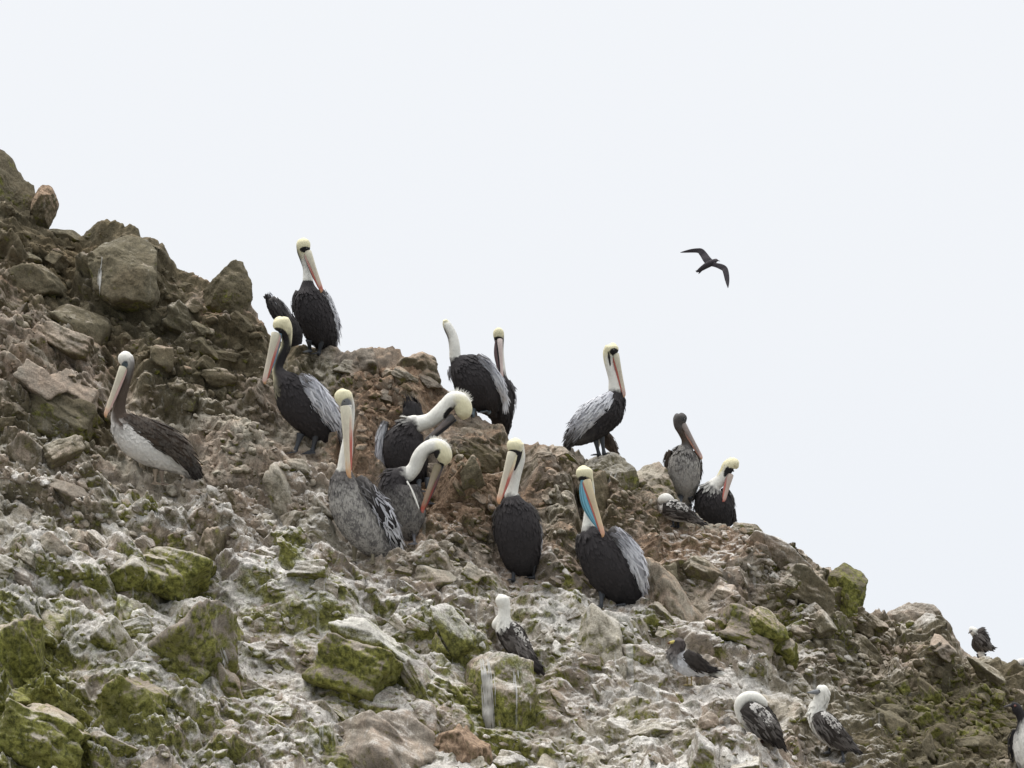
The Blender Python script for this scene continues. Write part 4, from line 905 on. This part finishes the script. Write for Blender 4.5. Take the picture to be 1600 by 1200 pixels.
# 14 grey young pelican on the right ridge
b = Bird('pelican', 'pelican', 'young grey pelican with dark head standing on the right skyline', (1070, 772), group=GP, back=.25)
b.loft('body', [(1073, 785, .08, 5, .8, PG), (1071, 768, .05, 17, .9, PG, .4), (1069, 748, .0, 24, .85, PG, .6), (1069, 725, -.01, 25, .85, GY, .9), (1070, 707, -.01, 17, .9, MG, .8), (1073, 697, 0, 10, 1, MG), (1072, 687, 0, 7.5, 1, BR), (1066, 675, 0, 7, 1, BR), (1061, 665, 0, 8, 1, MG), (1062, 656, 0, 10.5, 1, [GY, MG, MG, MG]), (1065, 650, -.01, 9, 1, MG), (1066, 645, -.01, 2, 1, MG)], rnd_=.03)
b.patch(1069, 655, -.03, 3.5, 3, 5, (.06, .06, .065)); b.eye(1069, 655, -.06, 1.2)
b.bill((1069, 665), (1097, 716), 6, ((.28, .24, .22), PK), ((.25, .20, .19), (.5, .25, .18)), pouch=(.12, .10, .10), dy=(-.03, -.07), side=1)
b.wing([(1049, 704, .02, 5, .8, BR), (1044, 718, .02, 5, .8, BR), (1045, 735, .04, 4, .8, BR), (1048, 752, .07, 2, .8, BR)], 60, .07, .012, [BR, MG])
b.wing([(1085, 704, .02, 4, .8, BR), (1090, 718, .02, 4, .8, BR), (1092, 735, .04, 3.5, .8, BR), (1091, 752, .07, 2, .8, BR)], 60, .07, .012, [BR, MG])
b.leg((1064, 775), (1063, 790), w=2.6); b.leg((1078, 775), (1079, 790), w=2.6)

# 15 crouching dark pelican on the right ridge
b = Bird('pelican', 'pelican', 'crouched dark pelican with cream head bent down behind the right skyline rocks', (1117, 806), group=GP, back=.25)
b.loft('body', [(1142, 812, .08, 3, .8, BK), (1132, 812, .06, 18, .8, BK), (1121, 800, .03, 28, .85, BK), (1113, 780, .0, 26, .85, DG), (1113, 765, -.01, 17, .9, DG), (1117, 758, -.01, 11, 1, WH), (1126, 750, -.01, 9.5, 1, WH), (1133, 738, -.01, 9, 1, [YE, WH, WH, WH]), (1139, 728, -.01, 10.5, 1, [CR, CR, CR, CR]), (1146, 725, -.01, 10, 1, CR), (1150, 729, -.01, 6, 1, CR), (1152, 732, -.01, 2, 1, CR)], rnd_=.03)
b.patch(1135, 737, -.04, 3.5, 9, 5, BK, 20, 'neck_stripe', PLUME); b.patch(1142, 737, -.035, 9, 6, 6, BK, 20); b.eye(1146, 736, -.075, 1.3)
b.bill((1141, 744), (1131, 783), 6.5, ((.42, .34, .29), (.40, .22, .18)), ((.35, .2, .18), RD), pouch=(.25, .17, .16), dy=(-.05, -.12), side=1, tip=RD)
b.crest([(1130, 734, 0, -6, -3), (1134, 725, 0, -5, -4), (1142, 717, 0, -2, -6)], 60, 4, CR)
b.wing([(1101, 763, .02, 6, .8, DG), (1093, 778, .03, 7, .8, BK), (1090, 795, .05, 5, .8, BK), (1092, 806, .08, 2, .8, BK)], 50, .07, .012, [MG, DG])
b.wing([(1130, 762, -.0, 5, .8, DG), (1138, 778, .0, 6, .8, DG), (1143, 797, .03, 5, .8, BK), (1146, 810, .06, 2, .8, BK)], 50, .07, .012, [MG, DG])

# boobies
GB = 'peruvian style boobies resting on the rocks'
GB = 'white headed boobies resting on the rocks'
SP = (.42, .40, .37); BB = (.045, .038, .034); BM = (.17, .155, .145)
def speckle(b, G, n, lo=.0, hi=.5, a0=.3, a1=2.8, sz=.022):
    b.blades('mantle_feathers', G, n, sz, sz*.55, [BW, SP, BW, BB], lo=lo, hi=hi, a0=a0, a1=a1, lift=.006, spread=.5)
b = Bird('booby', 'booby', 'booby sleeping with head tucked on the rusty soil below the skyline pelicans', (1053, 825), group=GB)
b.loft('body', [(1096, 817, .03, 2, .6, BW), (1085, 810, .02, 5, .7, BW), (1068, 803, .0, 12, .8, [BW, BB, BB, BB]), (1053, 797, 0, 16, .9, [BW, BB, BB, BB]), (1042, 790, 0, 14, .95, [BB, BB, BW, BB]), (1035, 784, 0, 9, 1, [BW, BW, BW, BW]), (1032, 779, 0, 3, 1, BW)], rnd_=.03)
b.loft('head', [(1034, 789, -.03, 5, 1, BB), (1035, 782, -.03, 8, 1, WH), (1041, 779, -.035, 8.5, 1, WH), (1048, 781, -.03, 6, 1, [BW, BW, BM, BW]), (1054, 785, -.03, 2, 1, BM)], 18, 6)
b.wing([(1036, 794, -.05, 8, .6, BB), (1052, 796, -.07, 12, .5, BB), (1070, 802, -.06, 9, .5, BB), (1086, 812, -.02, 4, .6, BB), (1098, 817, .0, 1, .6, BK)], 130, .07, .012, [BB, BM, BB, BM, BK]); speckle(b, b.last, 90, .1, .55, -.6, 1.25)
b.leg((1052, 810), (1052, 823), w=1.8, toe=(-3, 2), size=8); b.leg((1060, 810), (1060, 824), w=1.8, toe=(-3, 2), size=8)

b = Bird('booby', 'booby', 'booby seen from behind with smooth white head above the green streaked block', (805, 1018), group=GB)
b.loft('body', [(851, 1054, -.16, 2, .6, BB), (838, 1043, -.14, 5, .7, BB), (824, 1027, -.08, 12, .8, BB), (811, 1010, 0, 18, .9, BB), (799, 992, 0, 20, .9, BB), (791, 980, 0, 16, .95, BB), (788, 972, 0, 13, 1, WH), (787.5, 962, 0, 10, 1, WH), (788, 950, 0, 9.5, 1, WH), (786, 941, 0, 11, 1, WH), (784, 935, 0, 10.5, 1, WH), (783, 930, 0, 6, 1, WH), (783, 928, 0, 1.5, 1, WH)], rnd_=.02)
b.loft('breast', [(776, 984, -.0, 2, 1, WH), (775, 977, .0, 7, 1, WH), (781, 967, .0, 7, 1, WH), (785, 958, 0, 4, 1, WH)], 14, 5)
b.wing([(784, 985, -.03, 8, .6, BB), (797, 998, -.05, 13, .5, BM), (812, 1014, -.06, 13, .5, BB), (828, 1030, -.12, 8, .5, BB), (846, 1046, -.17, 2, .6, BK)], 150, .075, .012, [BB, BM, BM, BB, BK])
b.wing([(797, 978, -.03, 6, .6, BB), (808, 990, -.05, 8, .5, BB), (820, 1008, -.05, 8, .5, BB), (832, 1028, -.12, 5, .5, BB), (842, 1043, -.16, 1, .6, BK)], 70, .06, .011, [BB, BM, BB, BK]); speckle(b, b.last, 110, .0, .6, .3, 3.4)
b.leg((800, 1012), (800, 1022), w=1.8, toe=(-3, 2), size=8); b.leg((810, 1016), (811, 1026), w=1.8, toe=(-3, 2), size=8)

b = Bird('booby', 'booby', 'booby with its white neck curled over its back left of the alert booby', (1190, 1161), group=GB)
b.loft('body', [(1226, 1174, .04, 2, .6, BB), (1218, 1162, .03, 6, .7, BB), (1207, 1147, .02, 15, .8, [BW, BB, BB, BB]), (1193, 1131, .0, 22, .9, [BW, BB, BB, BB]), (1178, 1116, .0, 24, .9, [BW, BB, BB, BB]), (1166, 1104, 0, 16, 1, [WH, WH, BB, BB]), (1161, 1098, 0, 6, 1, WH)], rnd_=.03)
b.loft('neck', [(1160, 1128, -.03, 5, 1, BW), (1155, 1112, -.03, 7, 1, WH), (1157, 1098, -.04, 9, 1, WH), (1167, 1090, -.04, 9.5, 1, WH), (1180, 1090, -.04, 9, 1, WH), (1191, 1096, -.04, 7, 1, WH), (1196, 1103, -.03, 4, 1, BW), (1198, 1107, -.03, 1, 1, BM)], 20, 6)
b.wing([(1163, 1104, -.07, 10, .5, BB), (1178, 1118, -.10, 17, .4, BB), (1194, 1135, -.10, 17, .4, BB), (1210, 1152, -.06, 10, .5, BB), (1224, 1172, .0, 2, .6, BK)], 210, .075, .012, [BB, BM, BM, BB, BK]); speckle(b, b.last, 170, .1, .6, -.6, 1.25)
b.leg((1190, 1148), (1191, 1160), w=2.0, toe=(-3, 2), size=9, col=(.10, .05, .04)); b.leg((1180, 1148), (1181, 1158), w=2.0, toe=(-3, 2), size=9, col=(.10, .05, .04))

b = Bird('booby', 'booby', 'alert booby looking left with a grey bill at the bottom right', (1303, 1182), group=GB)
b.loft('body', [(1348, 1186, .04, 2, .6, BK), (1335, 1174, .03, 6, .7, BB), (1317, 1160, .02, 14, .8, [BW, BB, BB, BB]), (1300, 1146, .0, 20, .9, [BW, BB, BB, BB]), (1286, 1130, .0, 20, .9, [BW, BW, BB, BB]), (1278, 1116, 0, 15, 1, [WH, WH, BB, WH]), (1279, 1104, 0, 12, 1, WH), (1283, 1094, 0, 11, 1, WH), (1285, 1085, 0, 11, 1, WH), (1284, 1078, 0, 10, 1, WH), (1281, 1073, 0, 6, 1, WH), (1280, 1070.5, 0, 1.5, 1, WH)], rnd_=.02)
b.patch(1278, 1082, -.03, 4, 4.5, 5, (.05, .055, .065), 0); b.eye(1280, 1079, -.065, 1.2)
b.loft('bill', [(1280, 1081, -.03, 4.5, .8, (.17, .175, .18)), (1272, 1081.5, -.035, 3.6, .8, (.20, .205, .21)), (1266, 1082, -.04, 2, .8, (.20, .205, .21)), (1261, 1082, -.04, .6, .8, (.15, .17, .2))], 12, 5, HORN)
b.wing([(1279, 1114, -.06, 8, .5, BB), (1286, 1128, -.10, 15, .4, BB), (1302, 1146, -.10, 15, .4, BB), (1322, 1162, -.06, 9, .5, BB), (1344, 1182, .0, 2, .6, BK)], 220, .075, .012, [BB, BM, BB, BM, BK]); speckle(b, b.last, 150, .05, .6, -.6, 1.25)
tail(b, [(1325, 1168, .0, 5, .4, BK), (1340, 1180, .0, 5, .3, BK), (1350, 1188, 0, 3, .3, BK)], [BK, BB], 8)
b.leg((1298, 1158), (1295, 1176), w=2.4, toe=(-4, 3), size=11); b.leg((1315, 1164), (1318, 1190), w=2.4, toe=(-3, 3), size=11)

b = Bird('booby', 'booby', 'small distant booby perched on the far right skyline', (1531, 1029), D=30.2, group=GB)
b.loft('body', [(1549, 1012, .08, 1, .6, BB), (1543, 1010, .06, 5, .8, BB), (1534, 1009, .02, 13, .9, BB), (1532, 1000, .0, 14, .9, BB), (1529, 992, 0, 10, 1, BB), (1525, 990, 0, 7.5, 1, BB), (1521, 986, 0, 6.5, 1, WH), (1519, 982, 0, 5, 1, WH), (1519, 978.5, 0, 1, 1, WH)], rnd_=.03)
b.loft('bill', [(1518, 985, -.04, 2, .8, BM), (1515, 988, -.05, 1.4, .8, BM), (1513, 990, -.05, .5, .8, BM)], 8, 3, HORN)
b.lump(1533, 1021, .0, 6, 7, 6, BW, 0, 'belly', PLUME)
b.wing([(1526, 994, -.06, 6, .5, BB), (1533, 1001, -.08, 9, .5, BB), (1541, 1009, -.05, 5, .5, BB), (1550, 1013, .0, 1, .6, BK)], 60, .07, .014, [BB, BM, BB])
b.leg((1529, 1022), (1528, 1031), w=2, toe=(-2, 1), size=6); b.leg((1538, 1022), (1539, 1032), w=2, toe=(-2, 1), size=6)

b = Bird('booby', 'booby', 'booby with head tucked cut off by the right edge on the skyline', (1602, 1062), D=33.5, group=GB)
b.loft('body', [(1630, 1070, .06, 2, .7, BB), (1618, 1062, .04, 10, .8, BB), (1604, 1053, .0, 15, .9, BB), (1596, 1045, 0, 11, .95, [BW, BB, BB, BB]), (1592, 1039, 0, 5, 1, BW)], rnd_=.03)
b.loft('head', [(1590, 1045, -.03, 4, 1, BB), (1591, 1038, -.03, 6, 1, BW), (1598, 1034, -.03, 6, 1, BW), (1605, 1038, -.03, 3, 1, BW)], 16, 5)
b.wing([(1592, 1046, -.05, 7, .6, BB), (1604, 1054, -.08, 11, .5, BB), (1618, 1064, -.05, 7, .5, BB), (1632, 1072, 0, 2, .6, BK)], 70, .08, .014, [BB, BM, BB]); speckle(b, b.last, 50, .1, .6, 1.2, 4.2, .03)
b.leg((1600, 1060), (1600, 1072), w=2); b.leg((1608, 1062), (1608, 1074), w=2)

# gull
GW = (.60, .60, .62)
b = Bird('gull', 'gull', 'small grey gull with black wings and a yellow bill', (1075, 1073), back=-.12)
b.loft('body', [(1120, 1050, .04, 1.5, .6, WH), (1108, 1048, .03, 5, .7, WH), (1092, 1045, .01, 11, .8, [GW, GW, BB, BB]), (1075, 1038, .0, 17, .85, [GW, GW, BB, GW]), (1062, 1029, 0, 16, .9, GW), (1056, 1020, 0, 11.5, 1, GY), (1058, 1012, 0, 9, 1, (.11, .095, .088)), (1060, 1005, 0, 9.5, 1, (.075, .064, .06)), (1060, 1000, 0, 8, 1, (.085, .07, .065)), (1060, 996, 0, 2, 1, (.085, .07, .065))], rnd_=.02)
b.loft('bill', [(1054, 1003, -.02, 3, .8, (.50, .42, .13)), (1048, 1004, -.025, 2.4, .8, (.50, .42, .13)), (1045, 1005, -.03, 1.8, .8, (.12, .04, .02)), (1043, 1006, -.03, .5, .8, (.12, .04, .02))], 10, 4, HORN)
b.eye(1056, 1001, -.04, 1.0)
b.wing([(1070, 1020, -.05, 6, .5, BB), (1080, 1028, -.07, 11, .4, BB), (1092, 1038, -.06, 10, .4, BB), (1104, 1044, -.03, 5, .5, BB), (1120, 1047, .0, 1, .6, BK)], 90, .06, .012, [BB, BB, BK], spread=.1)
tail(b, [(1098, 1047, .02, 4, .5, WH), (1110, 1050, .02, 4, .4, BK), (1120, 1052, .02, 2, .4, WH)], [WH, BK, WH], 6)
b.leg((1074, 1054), (1074, 1071), w=1.0, toe=(-3, 2), size=8, col=(.30, .24, .10)); b.leg((1080, 1054), (1081, 1071), w=1.0, toe=(-3, 2), size=8, col=(.30, .24, .10))

# cormorant at the edge
b = Bird('cormorant', 'cormorant', 'black headed white bellied cormorant cut off by the right edge', (1606, 1212), D=26.9)
b.loft('body', [(1622, 1214, .05, 4, .8, BK), (1613, 1204, .02, 16, .9, [BK, WH, BK, BK]), (1609, 1180, .0, 24, .9, [BW, WH, WH, BK]), (1606, 1155, .0, 24, .9, [BW, WH, WH, BK]), (1603, 1137, 0, 17, .95, [BK, WH, WH, BK]), (1598, 1124, 0, 9, 1, BK), (1594, 1116, 0, 7.5, 1, BK), (1589, 1108, 0, 8, 1, BK), (1585, 1103, 0, 6.5, 1, BK), (1580, 1101, 0, 3.5, 1, BK)], rnd_=.02)
b.loft('bill', [(1582, 1102, -.0, 3, .8, BK), (1574, 1103, -.01, 1.6, .8, MG), (1568, 1105, -.01, .7, .8, MG)], 10, 4, HORN)
b.eye(1586, 1103, -.035, 1.1, (.22, .07, .05))
b.wing([(1586, 1140, -.0, 4, .7, BK), (1582, 1160, .01, 5, .7, BK), (1584, 1185, .03, 4, .7, BK), (1590, 1204, .06, 2, .7, BK)], 60, .08, .014, [BK, BB])
b.leg((1600, 1204), (1600, 1216), w=3); b.leg((1616, 1204), (1616, 1216), w=3)

# dark bird in flight
b = Bird('seabird', 'bird', 'dark fork tailed seabird gliding alone in the sky', (1110, 412), D=31.0)
FD = (.040, .035, .040)
b.loft('body', [(1088, 425, .0, 1, .5, FD), (1093, 422, .0, 3, .6, FD), (1102, 416, 0, 4.5, .9, FD), (1110, 411.5, 0, 5, 1, FD), (1116, 408.5, 0, 4, 1, FD), (1119, 407, 0, 3, 1, (.10, .085, .09)), (1121, 407, 0, 1.8, 1, (.10, .085, .09)), (1122, 407, 0, .6, 1, FD)], 16, 5)
b.loft('bill', [(1121, 406.8, 0, 1, 1, FD), (1124, 407.8, 0, .5, 1, FD), (1125, 408.4, 0, .2, 1, FD)], 6, 3, HORN)
b.loft('wing', [(1112, 413, .0, 6, .16, FD), (1105, 406, .03, 6.2, .14, FD), (1099.5, 398, .08, 5.6, .12, FD), (1095, 393, .10, 5, .10, FD), (1090, 391.5, .12, 3.7, .10, FD), (1081, 391.8, .16, 3.0, .1, FD), (1071, 393.2, .20, 1.8, .1, FD), (1063, 394.5, .23, .4, .1, FD)], 14, 6)
b.loft('wing', [(1110, 411, .0, 5, .16, FD), (1118, 414, -.04, 3.6, .14, FD), (1126, 416.5, -.08, 4.4, .12, FD), (1132, 420, -.11, 4.6, .1, FD), (1134.5, 427, -.14, 4.4, .1, FD), (1136, 436, -.17, 3.7, .1, FD), (1137, 444, -.20, 2.2, .1, FD), (1137.5, 450, -.22, .4, .1, FD)], 14, 6)
b.loft('tail', [(1096, 420, .0, 2.4, .3, FD), (1091, 422.5, .0, 1.6, .3, FD), (1086.5, 423.6, 0, .3, .3, FD)], 8, 4)
b.loft('tail', [(1096, 421, .0, 2.4, .3, FD), (1093.5, 425, .0, 1.5, .3, FD), (1091.5, 428, 0, .3, .3, FD)], 8, 4)
